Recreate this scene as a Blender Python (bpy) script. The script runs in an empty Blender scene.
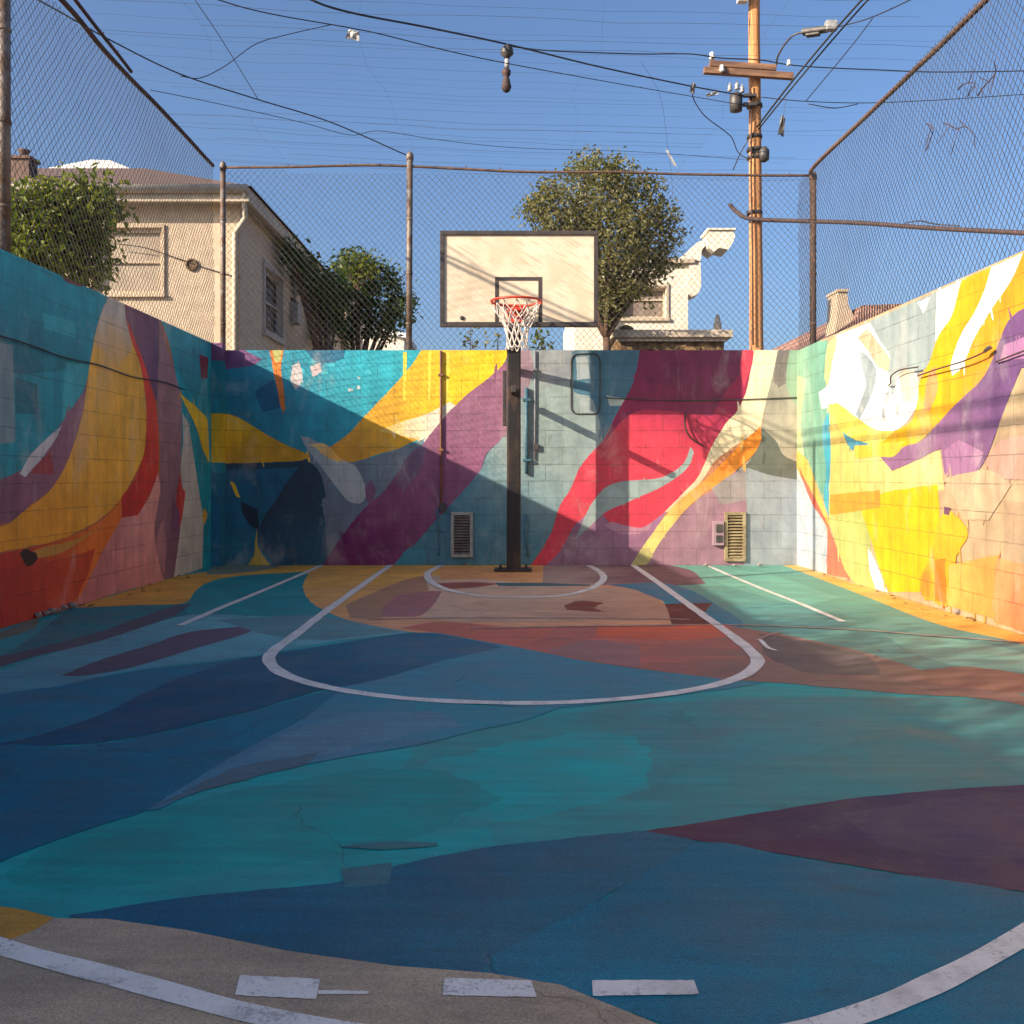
import bpy, bmesh, math, random
from mathutils import Vector, Matrix, noise
R = math.radians
rnd = random.Random(7)
S = bpy.context.scene
COL = S.collection

# ---------------------------------------------------------------- survey of the court
H = 1.05           # eye height
F = 1008.0         # focal length in picture widths of 1024
HY = 477.0         # horizon row
WB, WL, WR = 12.0, -3.54, 3.39      # back, left, right wall planes
TOPB, TOPL, TOPR = 2.56, 2.63, 2.55
KX, KZ = 0.60, -0.49                # sunlight travels (1, KX, KZ)

def at(px, py, d):                  # a measured point at depth d
    return Vector(((px-512)*d/F, d, H+(HY-py)*d/F))
def on_floor(px, py):
    d = F*H/max(py-HY, 2.0); return ((px-512)*d/F, d)
def on_back(px, py):
    return ((px-512)*WB/F, H+(HY-py)*WB/F)
def on_left(px, py):
    d = WL*F/min(px-512, -2); return (d, H+(HY-py)*d/F)
def on_right(px, py):
    d = WR*F/max(px-512, 2); return (d, H+(HY-py)*d/F)

# ---------------------------------------------------------------- object helpers
def tag(o, label=None, cat=None, group=None, kind=None):
    if label: o['label'] = label
    if cat: o['category'] = cat
    if group: o['group'] = group
    if kind: o['kind'] = kind
    return o
def empty(name, loc=(0, 0, 0), rz=0.0, label=None, cat=None, group=None):
    o = bpy.data.objects.new(name, None); COL.objects.link(o)
    o.location = loc; o.rotation_euler = (0, 0, rz); o.empty_display_size = .2
    return tag(o, label, cat, group)

class MB:
    """collects shapes into one mesh"""
    def __init__(s): s.v = []; s.f = []; s.m = []; s.sm = []
    def face(s, idx, mi=0, smooth=False):
        s.f.append(idx); s.m.append(mi); s.sm.append(smooth)
    def quad(s, a, b, c, d, mi=0):
        n = len(s.v); s.v += [tuple(a), tuple(b), tuple(c), tuple(d)]; s.face((n, n+1, n+2, n+3), mi)
    def box(s, lo, hi, mi=0, M=None, bev=0.0):
        x0, y0, z0 = lo; x1, y1, z1 = hi
        if bev <= 0:
            P = [(x, y, z) for z in (z0, z1) for y in (y0, y1) for x in (x0, x1)]
            if M: P = [tuple(M @ Vector(p)) for p in P]
            n = len(s.v); s.v += P
            for q in ((0, 2, 3, 1), (4, 5, 7, 6), (0, 1, 5, 4), (2, 6, 7, 3), (0, 4, 6, 2), (1, 3, 7, 5)):
                s.face(tuple(n+i for i in q), mi)
            return
        bm = bmesh.new(); bmesh.ops.create_cube(bm, size=1)
        for v in bm.verts:
            v.co = Vector(((x0+x1)/2+v.co.x*(x1-x0), (y0+y1)/2+v.co.y*(y1-y0), (z0+z1)/2+v.co.z*(z1-z0)))
        bmesh.ops.bevel(bm, geom=list(bm.edges), offset=bev, segments=2, affect='EDGES', profile=.6)
        s.add_bm(bm, mi, M)
    def add_bm(s, bm, mi=0, M=None, smooth=False):
        bm.verts.ensure_lookup_table(); n = len(s.v)
        s.v += [tuple(M @ v.co) if M else tuple(v.co) for v in bm.verts]
        for f in bm.faces: s.face(tuple(n+v.index for v in f.verts), mi, smooth)
        bm.free()
    def tube(s, pts, r, sides=6, mi=0, cap=True, smooth=True, closed=False):
        pts = [Vector(p) for p in pts]; k = len(pts)
        rs = list(r) if isinstance(r, (list, tuple)) else [r]*k
        n0 = len(s.v); up = None
        for i, p in enumerate(pts):
            if closed: t = pts[(i+1) % k]-pts[i-1]
            else: t = pts[min(i+1, k-1)]-pts[max(i-1, 0)]
            if t.length < 1e-9: t = Vector((0, 0, 1))
            t.normalize()
            if up is None:
                up = Vector((0, 0, 1)) if abs(t.z) < .9 else Vector((0, 1, 0))
            a = t.cross(up)
            if a.length < 1e-5: a = t.orthogonal()
            a.normalize(); b = a.cross(t).normalized(); up = b
            for j in range(sides):
                w = 2*math.pi*j/sides
                s.v.append(tuple(p+a*(math.cos(w)*rs[i])+b*(math.sin(w)*rs[i])))
        for i in range(k if closed else k-1):
            i2 = (i+1) % k
            for j in range(sides):
                j2 = (j+1) % sides
                s.face((n0+i*sides+j, n0+i2*sides+j, n0+i2*sides+j2, n0+i*sides+j2), mi, smooth)
        if cap and not closed:
            s.face(tuple(n0+j for j in range(sides)), mi)
            s.face(tuple(n0+(k-1)*sides+j for j in reversed(range(sides))), mi)
    def lathe(s, prof, c=(0, 0, 0), sides=16, mi=0, M=None):
        n0 = len(s.v); c = Vector(c)
        for (r, z) in prof:
            for j in range(sides):
                w = 2*math.pi*j/sides; p = Vector((r*math.cos(w), r*math.sin(w), z))
                s.v.append(tuple((M @ p if M else p)+c))
        for i in range(len(prof)-1):
            for j in range(sides):
                j2 = (j+1) % sides
                s.face((n0+i*sides+j, n0+i*sides+j2, n0+(i+1)*sides+j2, n0+(i+1)*sides+j), mi, True)
        s.face(tuple(n0+j for j in reversed(range(sides))), mi)
        s.face(tuple(n0+(len(prof)-1)*sides+j for j in range(sides)), mi)
    def build(s, name, mats, parent=None):
        me = bpy.data.meshes.new(name); me.from_pydata(s.v, [], s.f)
        for m in (mats if isinstance(mats, (list, tuple)) else [mats]): me.materials.append(m)
        me.polygons.foreach_set('material_index', s.m)
        me.polygons.foreach_set('use_smooth', s.sm)
        me.update()
        o = bpy.data.objects.new(name, me); COL.objects.link(o)
        if parent: o.parent = parent
        return o

def recentre(o, p):                  # put the object's origin at p, geometry stays where it is
    p = Vector(p); o.data.transform(Matrix.Translation(-p)); o.location = p
    return o

# ---------------------------------------------------------------- materials
def mat(name):
    m = bpy.data.materials.new(name); m.use_nodes = True
    nt = m.node_tree; nt.nodes.clear()
    out = nt.nodes.new('ShaderNodeOutputMaterial'); p = nt.nodes.new('ShaderNodeBsdfPrincipled')
    nt.links.new(p.outputs[0], out.inputs[0])
    return m, nt, p
def N(nt, typ, **kw):
    n = nt.nodes.new(typ)
    for k, v in kw.items():
        if k in n.inputs: n.inputs[k].default_value = v
        else: setattr(n, k, v)
    return n
def lk(nt, a, b): nt.links.new(a, b)
def mathn(nt, op, a, b=None, c=None, clamp=False):
    n = nt.nodes.new('ShaderNodeMath'); n.operation = op; n.use_clamp = clamp
    for i, x in enumerate((a, b, c)):
        if x is None: continue
        if isinstance(x, (int, float)): n.inputs[i].default_value = x
        else: lk(nt, x, n.inputs[i])
    return n.outputs[0]
def mixc(nt, f, a, b, mode='MIX'):
    n = nt.nodes.new('ShaderNodeMix'); n.data_type = 'RGBA'; n.blend_type = mode; n.clamp_factor = True
    for i, x in ((0, f), (6, a), (7, b)):
        if isinstance(x, (int, float)): n.inputs[i].default_value = x
        elif isinstance(x, tuple): n.inputs[i].default_value = (*x[:3], 1)
        else: lk(nt, x, n.inputs[i])
    return n.outputs[2]
def ramp(nt, x, lo, hi, a=0.0, b=1.0):
    n = nt.nodes.new('ShaderNodeMapRange'); n.interpolation_type = 'SMOOTHSTEP'
    lk(nt, x, n.inputs[0])
    for i, v in enumerate((lo, hi, a, b)): n.inputs[i+1].default_value = v
    return n.outputs[0]
def pos(nt, scale=(1, 1, 1), rot=(0, 0, 0), loc=(0, 0, 0), kind='Object'):
    tc = nt.nodes.new('ShaderNodeTexCoord'); mp = nt.nodes.new('ShaderNodeMapping')
    lk(nt, tc.outputs[kind], mp.inputs[0])
    mp.inputs['Scale'].default_value = scale; mp.inputs['Rotation'].default_value = rot; mp.inputs['Location'].default_value = loc
    return mp.outputs[0]
def nz(nt, vec, scale, detail=4, rough=.55, dist=0.0):
    n = nt.nodes.new('ShaderNodeTexNoise'); lk(nt, vec, n.inputs['Vector'])
    n.inputs['Scale'].default_value = scale; n.inputs['Detail'].default_value = detail
    n.inputs['Roughness'].default_value = rough; n.inputs['Distortion'].default_value = dist
    return n.outputs[0]
def bump(nt, p, h, strength=.4, dist=.01):
    b = nt.nodes.new('ShaderNodeBump'); b.inputs['Strength'].default_value = strength; b.inputs['Distance'].default_value = dist
    lk(nt, h, b.inputs['Height']); lk(nt, b.outputs[0], p.inputs['Normal']); return b

def simple(name, ca, cb=None, scale=6.0, rough=.7, metal=0.0, bmp=.25, stretch=(1, 1, 1), bdist=.004, lo=.35, hi=.65):
    """mottled paint / metal / plaster: two tones mixed by noise, with fine bump"""
    m, nt, p = mat(name); v = pos(nt, stretch)
    n1 = nz(nt, v, scale, 6, .6); cb = cb or tuple(c*.7 for c in ca)
    lk(nt, mixc(nt, ramp(nt, n1, lo, hi), ca, cb), p.inputs['Base Color'])
    n2 = nz(nt, v, scale*6, 5, .6)
    lk(nt, ramp(nt, n2, 0, 1, max(rough-.15, .05), min(rough+.15, 1)), p.inputs['Roughness'])
    p.inputs['Metallic'].default_value = metal
    if bmp: bump(nt, p, n2, bmp, bdist)
    return m

def painted(name, axes, bricks=True):
    """hand painted surface: each painted patch carries two tones and a blend ramp on its corners"""
    m, nt, p = mat(name)
    def attr(a):
        n = nt.nodes.new('ShaderNodeAttribute'); n.attribute_type = 'GEOMETRY'; n.attribute_name = a; return n
    A, B, T = attr('tone_a'), attr('tone_b'), attr('blend')
    v = pos(nt)
    cloud = nz(nt, v, 1.3, 6, .62, .6) if bricks else nz(nt, pos(nt, (.7, 1.6, 1), (0, 0, .35)), .95, 8, .66, 1.2)
    f = mathn(nt, 'ADD', T.outputs['Fac'], mathn(nt, 'MULTIPLY', mathn(nt, 'SUBTRACT', cloud, .5), 1.25 if bricks else 2.0))
    col = mixc(nt, mathn(nt, 'ADD', f, 0, clamp=True), A.outputs['Color'], B.outputs['Color'])
    # uneven roller coverage
    roll = nz(nt, pos(nt, (1, 1, 1)), 3.2, 8, .68, .3)
    col = mixc(nt, 1.0, col, mixc(nt, ramp(nt, roll, .25, .75), (.74, .74, .76), (1.12, 1.1, 1.08)), 'MULTIPLY')
    streak = nz(nt, pos(nt, (1, 1, .12) if bricks else (.25, 3.0, 1), (0, 0, 0) if bricks else (0, 0, .3)), 7.0, 6, .6)
    col = mixc(nt, 1.0, col, mixc(nt, ramp(nt, streak, .3, .7), (.86, .86, .86), (1.06, 1.06, 1.06)), 'MULTIPLY')
    fine = nz(nt, v, 90, 5, .7)
    if bricks:
        tc = nt.nodes.new('ShaderNodeTexCoord'); sp = nt.nodes.new('ShaderNodeSeparateXYZ'); cb = nt.nodes.new('ShaderNodeCombineXYZ')
        wob = nz(nt, v, 9, 3, .5)
        lk(nt, tc.outputs['Object'], sp.inputs[0])
        lk(nt, mathn(nt, 'ADD', sp.outputs[axes[0]], mathn(nt, 'MULTIPLY', mathn(nt, 'SUBTRACT', wob, .5), .012)), cb.inputs[0])
        lk(nt, mathn(nt, 'ADD', sp.outputs[axes[1]], mathn(nt, 'MULTIPLY', mathn(nt, 'SUBTRACT', wob, .5), .016)), cb.inputs[1])
        br = nt.nodes.new('ShaderNodeTexBrick'); lk(nt, cb.outputs[0], br.inputs['Vector'])
        br.offset = .5; br.inputs['Scale'].default_value = 1.0
        br.inputs['Brick Width'].default_value = .40; br.inputs['Row Height'].default_value = .20
        br.inputs['Mortar Size'].default_value = .0052; br.inputs['Mortar Smooth'].default_value = .35
        br.inputs['Color1'].default_value = (.86, .86, .86, 1); br.inputs['Color2'].default_value = (1.1, 1.1, 1.1, 1)
        br.inputs['Bias'].default_value = 0
        patch = ramp(nt, nz(nt, v, 2.3, 5, .65), .40, .66)          # joints are filled with paint here and there
        mort = mathn(nt, 'MULTIPLY', br.outputs['Fac'], patch)
        col = mixc(nt, .18, col, br.outputs['Color'], 'MULTIPLY')
        col = mixc(nt, mathn(nt, 'MULTIPLY', mort, .34), col, (.06, .05, .05))
        hgt = mathn(nt, 'SUBTRACT', mathn(nt, 'MULTIPLY', fine, .35), mathn(nt, 'MULTIPLY', mort, 1.3))
        hgt = mathn(nt, 'ADD', hgt, mathn(nt, 'MULTIPLY', nz(nt, v, 14, 6, .6), .9))
        bump(nt, p, hgt, .55, .011)
        drip = nz(nt, pos(nt, (7, 7, .55)), 2.4, 7, .7, .2)
        col = mixc(nt, mathn(nt, 'MULTIPLY', ramp(nt, drip, .60, .72), .22), col, (.10, .085, .075))
        wash = nz(nt, pos(nt, (1, 1, .5), loc=(4, 2, 7)), 1.9, 9, .68, .9)
        col = mixc(nt, mathn(nt, 'MULTIPLY', ramp(nt, wash, .52, .72), .26), col, (.62, .58, .52))
        chips = ramp(nt, nz(nt, v, 26, 7, .75, .4), .665, .70)
        col = mixc(nt, mathn(nt, 'MULTIPLY', chips, .7), col, (.34, .33, .31))
        p.inputs['Roughness'].default_value = .62
    else:
        # trodden dust, scuffs, pits and hairline cracks
        dust = ramp(nt, nz(nt, v, .55, 8, .62, .8), .47, .72)
        col = mixc(nt, mathn(nt, 'MULTIPLY', dust, .11), col, (.30, .27, .24))
        scuff = ramp(nt, nz(nt, pos(nt, (1.1, 6.5, 1), (0, 0, .5)), 5, 9, .72, .5), .60, .74)
        col = mixc(nt, mathn(nt, 'MULTIPLY', scuff, .10), col, (.40, .38, .36))
        spk = nt.nodes.new('ShaderNodeTexVoronoi'); lk(nt, v, spk.inputs['Vector']); spk.inputs['Scale'].default_value = 34
        pit = ramp(nt, spk.outputs['Distance'], .05, .13, 1, 0)
        pit = mathn(nt, 'MULTIPLY', pit, ramp(nt, nz(nt, v, 6, 4, .6), .5, .62))
        col = mixc(nt, mathn(nt, 'MULTIPLY', pit, .6), col, (.05, .045, .045))
        wv = nt.nodes.new('ShaderNodeVectorMath'); wv.operation = 'MULTIPLY_ADD'
        nn = nt.nodes.new('ShaderNodeTexNoise'); lk(nt, v, nn.inputs['Vector']); nn.inputs['Scale'].default_value = 2.2; nn.inputs['Detail'].default_value = 6
        lk(nt, nn.outputs['Color'], wv.inputs[0]); wv.inputs[1].default_value = (.5, .5, .5); lk(nt, v, wv.inputs[2])
        ce = nt.nodes.new('ShaderNodeTexVoronoi'); ce.feature = 'DISTANCE_TO_EDGE'; lk(nt, wv.outputs[0], ce.inputs['Vector']); ce.inputs['Scale'].default_value = .33
        crack = mathn(nt, 'MULTIPLY', ramp(nt, ce.outputs['Distance'], .0006, .0022, 1, 0), ramp(nt, nz(nt, v, .9, 3), .46, .56))
        col = mixc(nt, mathn(nt, 'MULTIPLY', crack, .30), col, (.03, .03, .03))
        stain = ramp(nt, nz(nt, pos(nt, loc=(3, 8, 0)), 1.5, 8, .72, 1.0), .56, .66)
        col = mixc(nt, mathn(nt, 'MULTIPLY', stain, .22), col, (.03, .03, .035))
        rub = ramp(nt, nz(nt, pos(nt, (1, 1, 1), loc=(1, 5, 0)), 22, 8, .8, .3), .60, .70)
        col = mixc(nt, mathn(nt, 'MULTIPLY', rub, .22), col, (.36, .34, .31))
        grit = nz(nt, v, 260, 3, .6)
        col = mixc(nt, 1.0, col, mixc(nt, ramp(nt, grit, .3, .7), (.70, .70, .70), (1.28, 1.28, 1.28)), 'MULTIPLY')
        hgt = mathn(nt, 'ADD', mathn(nt, 'MULTIPLY', grit, .5), mathn(nt, 'SUBTRACT', mathn(nt, 'MULTIPLY', fine, .5), mathn(nt, 'ADD', crack, pit)))
        bump(nt, p, hgt, .5, .007)
        lk(nt, ramp(nt, roll, .25, .75, .46, .74), p.inputs['Roughness'])
        p.inputs['Specular IOR Level'].default_value = .30
    lk(nt, col, p.inputs['Base Color'])
    return m

# ---------------------------------------------------------------- painted shapes
def curve(pts, sub=7):
    n = len(pts); P = [Vector(p[:2]) for p in pts]; sharp = []
    for i in range(n):
        a = P[i]-P[i-1]; b = P[(i+1) % n]-P[i]
        sharp.append(a.length < 1e-6 or b.length < 1e-6 or a.angle(b, 0) > R(48))
    out = []
    for i in range(n):
        p1, p2 = P[i], P[(i+1) % n]
        p0 = P[i-1] if not sharp[i] else p1*2-p2
        p3 = P[(i+2) % n] if not sharp[(i+1) % n] else p2*2-p1
        l = (p2-p1).length
        m1 = (p2-p0)*.5; m2 = (p3-p1)*.5
        if m1.length > l: m1 *= l/m1.length
        if m2.length > l: m2 *= l/m2.length
        for k in range(sub):
            t = k/sub; t2 = t*t; t3 = t2*t
            out.append(p1*(2*t3-3*t2+1)+m1*(t3-2*t2+t)+p2*(-2*t3+3*t2)+m2*(t3-t2))
    return out
def clip(poly, u0, u1, v0, v1):
    def cut(P, ins, inter):
        out = []
        for i in range(len(P)):
            a, b = P[i-1], P[i]; ia, ib = ins(a), ins(b)
            if ib:
                if not ia: out.append(inter(a, b))
                out.append(b)
            elif ia: out.append(inter(a, b))
        return out
    def ix(k, c): return lambda a, b: tuple(a[j]+(b[j]-a[j])*(c-a[k])/(b[k]-a[k]) for j in (0, 1))
    for ins, it in ((lambda p: p[0] >= u0, ix(0, u0)), (lambda p: p[0] <= u1, ix(0, u1)),
                    (lambda p: p[1] >= v0, ix(1, v0)), (lambda p: p[1] <= v1, ix(1, v1))):
        if poly: poly = cut(poly, ins, it)
    return poly

class Mural:
    """a painted face of a wall or floor: coats of paint laid one over the other"""
    def __init__(s, conv, to3d, rect, step=.00006, jit=.006):
        s.conv = conv; s.to3d = to3d; s.rect = rect; s.k = 0; s.step = step; s.jit = jit
        s.v = []; s.f = []; s.a = []; s.b = []; s.t = []
    def _add(s, uv, ca, cb, tf):
        uv = clip(uv, *s.rect)
        q = []
        for p in uv:
            if not q or abs(p[0]-q[-1][0])+abs(p[1]-q[-1][1]) > 1e-4: q.append(p)
        if len(q) > 2 and abs(q[0][0]-q[-1][0])+abs(q[0][1]-q[-1][1]) < 1e-4: q.pop()
        if len(q) < 3: return
        ar = sum(q[i-1][0]*q[i][1]-q[i][0]*q[i-1][1] for i in range(len(q)))
        if ar < 0: q.reverse()
        n = len(s.v); off = s.k*s.step; s.k += 1
        s.v += [s.to3d(u, v, off) for u, v in q]; s.f.append(tuple(range(n, n+len(q))))
        for u, v in q: s.a.append((*ca, 1)); s.b.append((*cb, 1)); s.t.append(tf(u, v))
    def base(s, ca, cb, t=.0):
        u0, u1, v0, v1 = s.rect; s._add([(u0, v0), (u1, v0), (u1, v1), (u0, v1)], ca, cb, lambda u, v: t)
    def rectw(s, u0, u1, v0, v1, ca, cb=None, t=.2):
        s._add([(u0, v0), (u1, v0), (u1, v1), (u0, v1)], ca, cb or ca, lambda u, v: t)
    def world(s, uv, ca, cb=None, t=.2): s._add(list(uv), ca, cb or ca, lambda u, v: t)
    def strokes(s, uv, ca, cb, n):
        """dry-brush marks dragged over the edge and inside of a patch"""
        r2 = random.Random(s.k*31+len(uv))
        sz = math.sqrt(abs(sum(uv[i-1][0]*uv[i][1]-uv[i][0]*uv[i-1][1] for i in range(len(uv))))/2)
        if sz < .18: return
        cu = sum(p[0] for p in uv)/len(uv); cv = sum(p[1] for p in uv)/len(uv)
        for _ in range(n):
            i = r2.randrange(len(uv)); u, v = uv[i]
            if r2.random() < .45:
                w = r2.uniform(.1, .8); u += (cu-u)*w; v += (cv-v)*w
            a = s.dirn+r2.gauss(0, .35); ln = min(r2.uniform(.05, .22), .4*sz); wd = r2.uniform(.12, .22)*ln
            dx, dy = math.cos(a), math.sin(a); k = r2.random(); f = r2.uniform(.82, 1.15)
            col = tuple(min((x+(y-x)*k)*f, .86) for x, y in zip(ca, cb))
            P = []
            for t_, w_ in ((0, .3), (.2, .9), (.6, 1), (.9, .6), (1, .15), (.8, -.7), (.5, -1), (.15, -.8), (0, -.3)):
                q = (t_-.5)*ln; e = w_*wd*.5*r2.uniform(.6, 1.3); P.append((u+dx*q-dy*e, v+dy*q+dx*e))
            s._add(P, col, tuple(x*.92 for x in col), lambda u_, v_: .3)
    dirn = math.pi/2; brush = 0
    def __call__(s, pts, ca, cb=None, grad=None, smooth=True, t=.15, jit=None, brush=None):
        if cb is None: cb = tuple(c*.8 for c in ca)
        P = curve(pts) if smooth else [Vector(p) for p in pts]
        uv = [s.conv(p[0], p[1]) for p in P]
        j = s.jit if jit is None else jit
        if j:
            d_ = []
            for i in range(len(uv)):
                a_, b_ = uv[i-1], uv[i]; n_ = min(40, int(math.hypot(b_[0]-a_[0], b_[1]-a_[1])/.03))
                d_ += [(a_[0]+(b_[0]-a_[0])*k_/(n_+1), a_[1]+(b_[1]-a_[1])*k_/(n_+1)) for k_ in range(1, n_+1)]+[b_]
            uv = d_; o = []
            for u, v in uv:
                w = noise.noise_vector(Vector((u*5, v*5, 3.1*s.k)))+.5*noise.noise_vector(Vector((u*17, v*17, 7.7*s.k)))+.4*noise.noise_vector(Vector((u*48, v*48, 2.9*s.k)))
                o.append((u+w.x*j, v+w.y*j))
            uv = o
        if grad:
            (u0, v0), (u1, v1) = s.conv(*grad[0]), s.conv(*grad[1])
            du, dv = u1-u0, v1-v0; L = du*du+dv*dv
            tf = lambda u, v: ((u-u0)*du+(v-v0)*dv)/L
        else: tf = lambda u, v: t
        s._add(uv, ca, cb, tf)
        k_ = s.brush if brush is None else brush
        if k_: s.strokes(uv, ca, cb, k_)
    def build(s, name, paint, body=None, bodymat=None, parent=None):
        verts = list(s.v); faces = list(s.f); nb = 0
        if body:
            n = len(verts); verts += body.v; faces += [tuple(n+i for i in f) for f in body.f]
        me = bpy.data.meshes.new(name); me.from_pydata(verts, [], faces)
        me.materials.append(paint)
        if bodymat: me.materials.append(bodymat)
        nv = len(verts); pad = nv-len(s.v)
        for nm, typ, key, data in (('tone_a', 'FLOAT_COLOR', 'color', [c for q in s.a for c in q]+[.5]*4*pad),
                                   ('tone_b', 'FLOAT_COLOR', 'color', [c for q in s.b for c in q]+[.5]*4*pad),
                                   ('blend', 'FLOAT', 'value', list(s.t)+[0.0]*pad)):
            me.attributes.new(nm, typ, 'POINT')
            me.attributes[nm].data.foreach_set(key, data)
        for i, pl in enumerate(me.polygons): pl.material_index = 0 if i < len(s.f) else 1
        me.update()
        o = bpy.data.objects.new(name, me); COL.objects.link(o)
        if parent: o.parent = parent
        return o
SUN = 4.4; SKY = .10; EXPO = 1.12
# ================================================================ paints (real pigment colours)
CYAN = (.02, .40, .50); TEALD = (.003, .17, .235); TURQ = (.008, .32, .41)
BLUE = (.004, .115, .225); NAVY = (.006, .045, .10); INK = (.006, .022, .045)
AMBER = (.82, .44, .04); YELL = (.88, .58, .015); LEMON = (.70, .60, .09); CREAM = (.80, .70, .48); WHITE = (.82, .80, .77)
RED = (.76, .045, .02); OXRED = (.32, .03, .025); ORANGE = (.80, .24, .02); CRIM = (.66, .045, .085); MAROON = (.36, .02, .08)
PINK = (.74, .32, .29); MAUVE = (.33, .15, .21); PLUM = (.16, .05, .13); MAGENTA = (.25, .008, .16); LILAC = (.36, .17, .31); PURP = (.19, .075, .21)
SAGE = (.28, .37, .375); STEEL = (.065, .18, .26); SLATE = (.13, .21, .28); GREYT = (.28, .27, .23); SEAG = (.14, .34, .25); LIME = (.40, .43, .11)
PALEB = (.42, .49, .54); PEACH = (.47, .335, .20)

M_wall = {}
P_BACK = painted('mural paint across', ('X', 'Z')); P_SIDE = painted('mural paint along', ('Y', 'Z')); P_FLOOR = painted('court paint', ('X', 'Y'), False)
M_BLOCK = simple('bare concrete block', (.36, .34, .31), (.26, .25, .23), 5, .9, bmp=.5)

# ================================================================ left wall
W = Mural(on_left, lambda u, v, o: (WL+.001+o, u, v), (-4.0, 11.86, 0.0, TOPL), .00003); W.brush = 3
W.base(TURQ, TEALD, .15)
W([(-900, -300), (130, 290), (128, 360), (0, 372), (-900, 200)], (.006, .36, .46), TEALD, ((40, 270), (40, 385)), t=.3)
W([(-60, 338), (13, 345), (15, 442), (-60, 452)], (.19, .31, .35), (.11, .25, .30), smooth=False)
W([(15, 378), (38, 384), (38, 415), (15, 413)], TEALD, (.004, .13, .19), smooth=False)
W([(66, 362), (92, 366), (86, 384), (62, 424), (63, 395)], (.04, .40, .46), (.03, .3, .37))
W([(42, 312), (74, 322), (76, 338), (44, 328)], (.03, .40, .48), TURQ, smooth=False)
W([(60, 273), (86, 283), (80, 286), (66, 281)], (.22, .06, .05))
W([(108, 300), (126, 300), (160, 320), (176, 380), (180, 450), (181, 575), (120, 592), (50, 616), (-160, 695), (-160, 540), (0, 520), (60, 470), (84, 400), (95, 335)], (.40, .14, .06), (.34, .10, .05))
W([(87, 376), (84, 390), (68, 413), (60, 425), (38, 458), (22, 470), (0, 479), (-120, 505), (-120, 560), (0, 524), (16, 520), (30, 505), (53, 487), (70, 455), (80, 420), (86, 395)], MAUVE, (.22, .09, .15), ((80, 390), (0, 510)))
W([(62, 425), (45, 440), (30, 455), (19, 474), (25, 477), (40, 460), (55, 440)], (.58, .60, .62), (.42, .45, .48))
W([(50, 451), (54, 475), (29, 473)], (.38, .06, .07), (.26, .03, .05))
W([(111, 295), (124, 299), (125, 318), (131, 338), (141, 370), (146, 410), (144, 452), (132, 480), (121, 498), (105, 515), (85, 528), (55, 541), (0, 552), (-160, 590), (-160, 540), (0, 527), (25, 510), (50, 490), (68, 460), (82, 415), (88, 375), (95, 335), (103, 308)], AMBER, (.76, .33, .022), ((100, 400), (60, 540)))
W([(110, 295), (124, 299), (126, 322), (131, 340), (130, 352), (116, 366), (104, 352), (94, 345), (97, 325), (103, 308)], (.62, .56, .46), (.70, .40, .10), ((112, 315), (112, 362)))
W([(124, 299), (159, 318), (158, 400), (152, 398), (146, 375), (140, 358), (131, 335), (126, 318)], (.24, .09, .13), (.13, .05, .15), ((128, 350), (160, 350)))
W([(126, 318), (133, 335), (142, 358), (149, 380), (155, 402), (158, 440), (157, 476), (148, 497), (138, 515), (121, 518), (121, 498), (134, 480), (144, 452), (146, 412), (142, 372), (131, 340)], RED, (.50, .025, .02), ((145, 400), (130, 510)))
W([(160, 322), (166, 345), (176, 378), (181, 402), (181, 450), (179, 490), (182, 520), (180, 545), (173, 578), (163, 578), (158, 560), (155, 535), (157, 500), (160, 470), (159, 430), (157, 402)], (.34, .17, .20), (.22, .11, .15), ((165, 400), (170, 560)))
W([(121, 518), (138, 515), (149, 496), (158, 473), (160, 490), (154, 530), (158, 560), (164, 582), (120, 592), (75, 607), (50, 615), (85, 580), (100, 555), (114, 530)], PINK, (.50, .18, .19), ((140, 500), (110, 590)))
W([(156, 540), (162, 520), (166, 545), (164, 575), (158, 560)], (.44, .20, .23))
W([(0, 554), (50, 543), (85, 530), (106, 516), (121, 499), (121, 518), (114, 530), (98, 560), (78, 598), (62, 612), (20, 625), (-160, 690), (-160, 592)], (.76, .18, .018), (.48, .03, .02), ((90, 530), (20, 600)))
W([(0, 575), (60, 560), (95, 548), (85, 580), (62, 614), (-160, 700), (-160, 610)], (.54, .06, .02), (.36, .022, .018), ((60, 560), (0, 615)))
W([(40, 548), (75, 540), (100, 527), (60, 553), (20, 560)], (.55, .30, .05), (.5, .2, .03))
W([(19, 553), (27, 549), (36, 552), (38, 558), (33, 564), (27, 567), (23, 562)], (.03, .012, .012), jit=.012)
W([(182, 413), (188, 425), (194, 460), (200, 500), (203, 520), (202, 568), (173, 580), (178, 545), (183, 500), (183, 490), (180, 476), (183, 440)], (.55, .52, .46), (.44, .42, .38))
W([(180, 472), (182, 488), (185, 492), (183, 510), (180, 526), (176, 505), (178, 485)], (.58, .04, .025), (.35, .03, .05))
W([(172, 500), (179, 512), (178, 535), (171, 530)], PLUM, MAUVE)
W([(179, 393), (190, 402), (201, 412), (207, 420), (209, 463), (203, 450), (195, 425), (186, 407)], YELL, (.62, .36, .01))
W([(188, 345), (205, 352), (205, 395), (196, 398), (184, 380), (176, 360)], (.03, .28, .36), TEALD)
W([(204, 508), (207, 515), (204, 525), (202, 516)], AMBER)
W([(199, 354), (208, 358), (207, 378), (201, 379)], (.22, .02, .04), (.1, .01, .05))
body = MB(); body.box((WL-.19, -4.0, -.3), (WL, 11.86, TOPL))
lw = W.build('mural_wall', P_SIDE, body, M_BLOCK); recentre(lw, (WL, 4, 0))
tag(lw, 'shaded block wall painted teal with an amber and red sweep, left of the court', 'wall')

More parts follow.
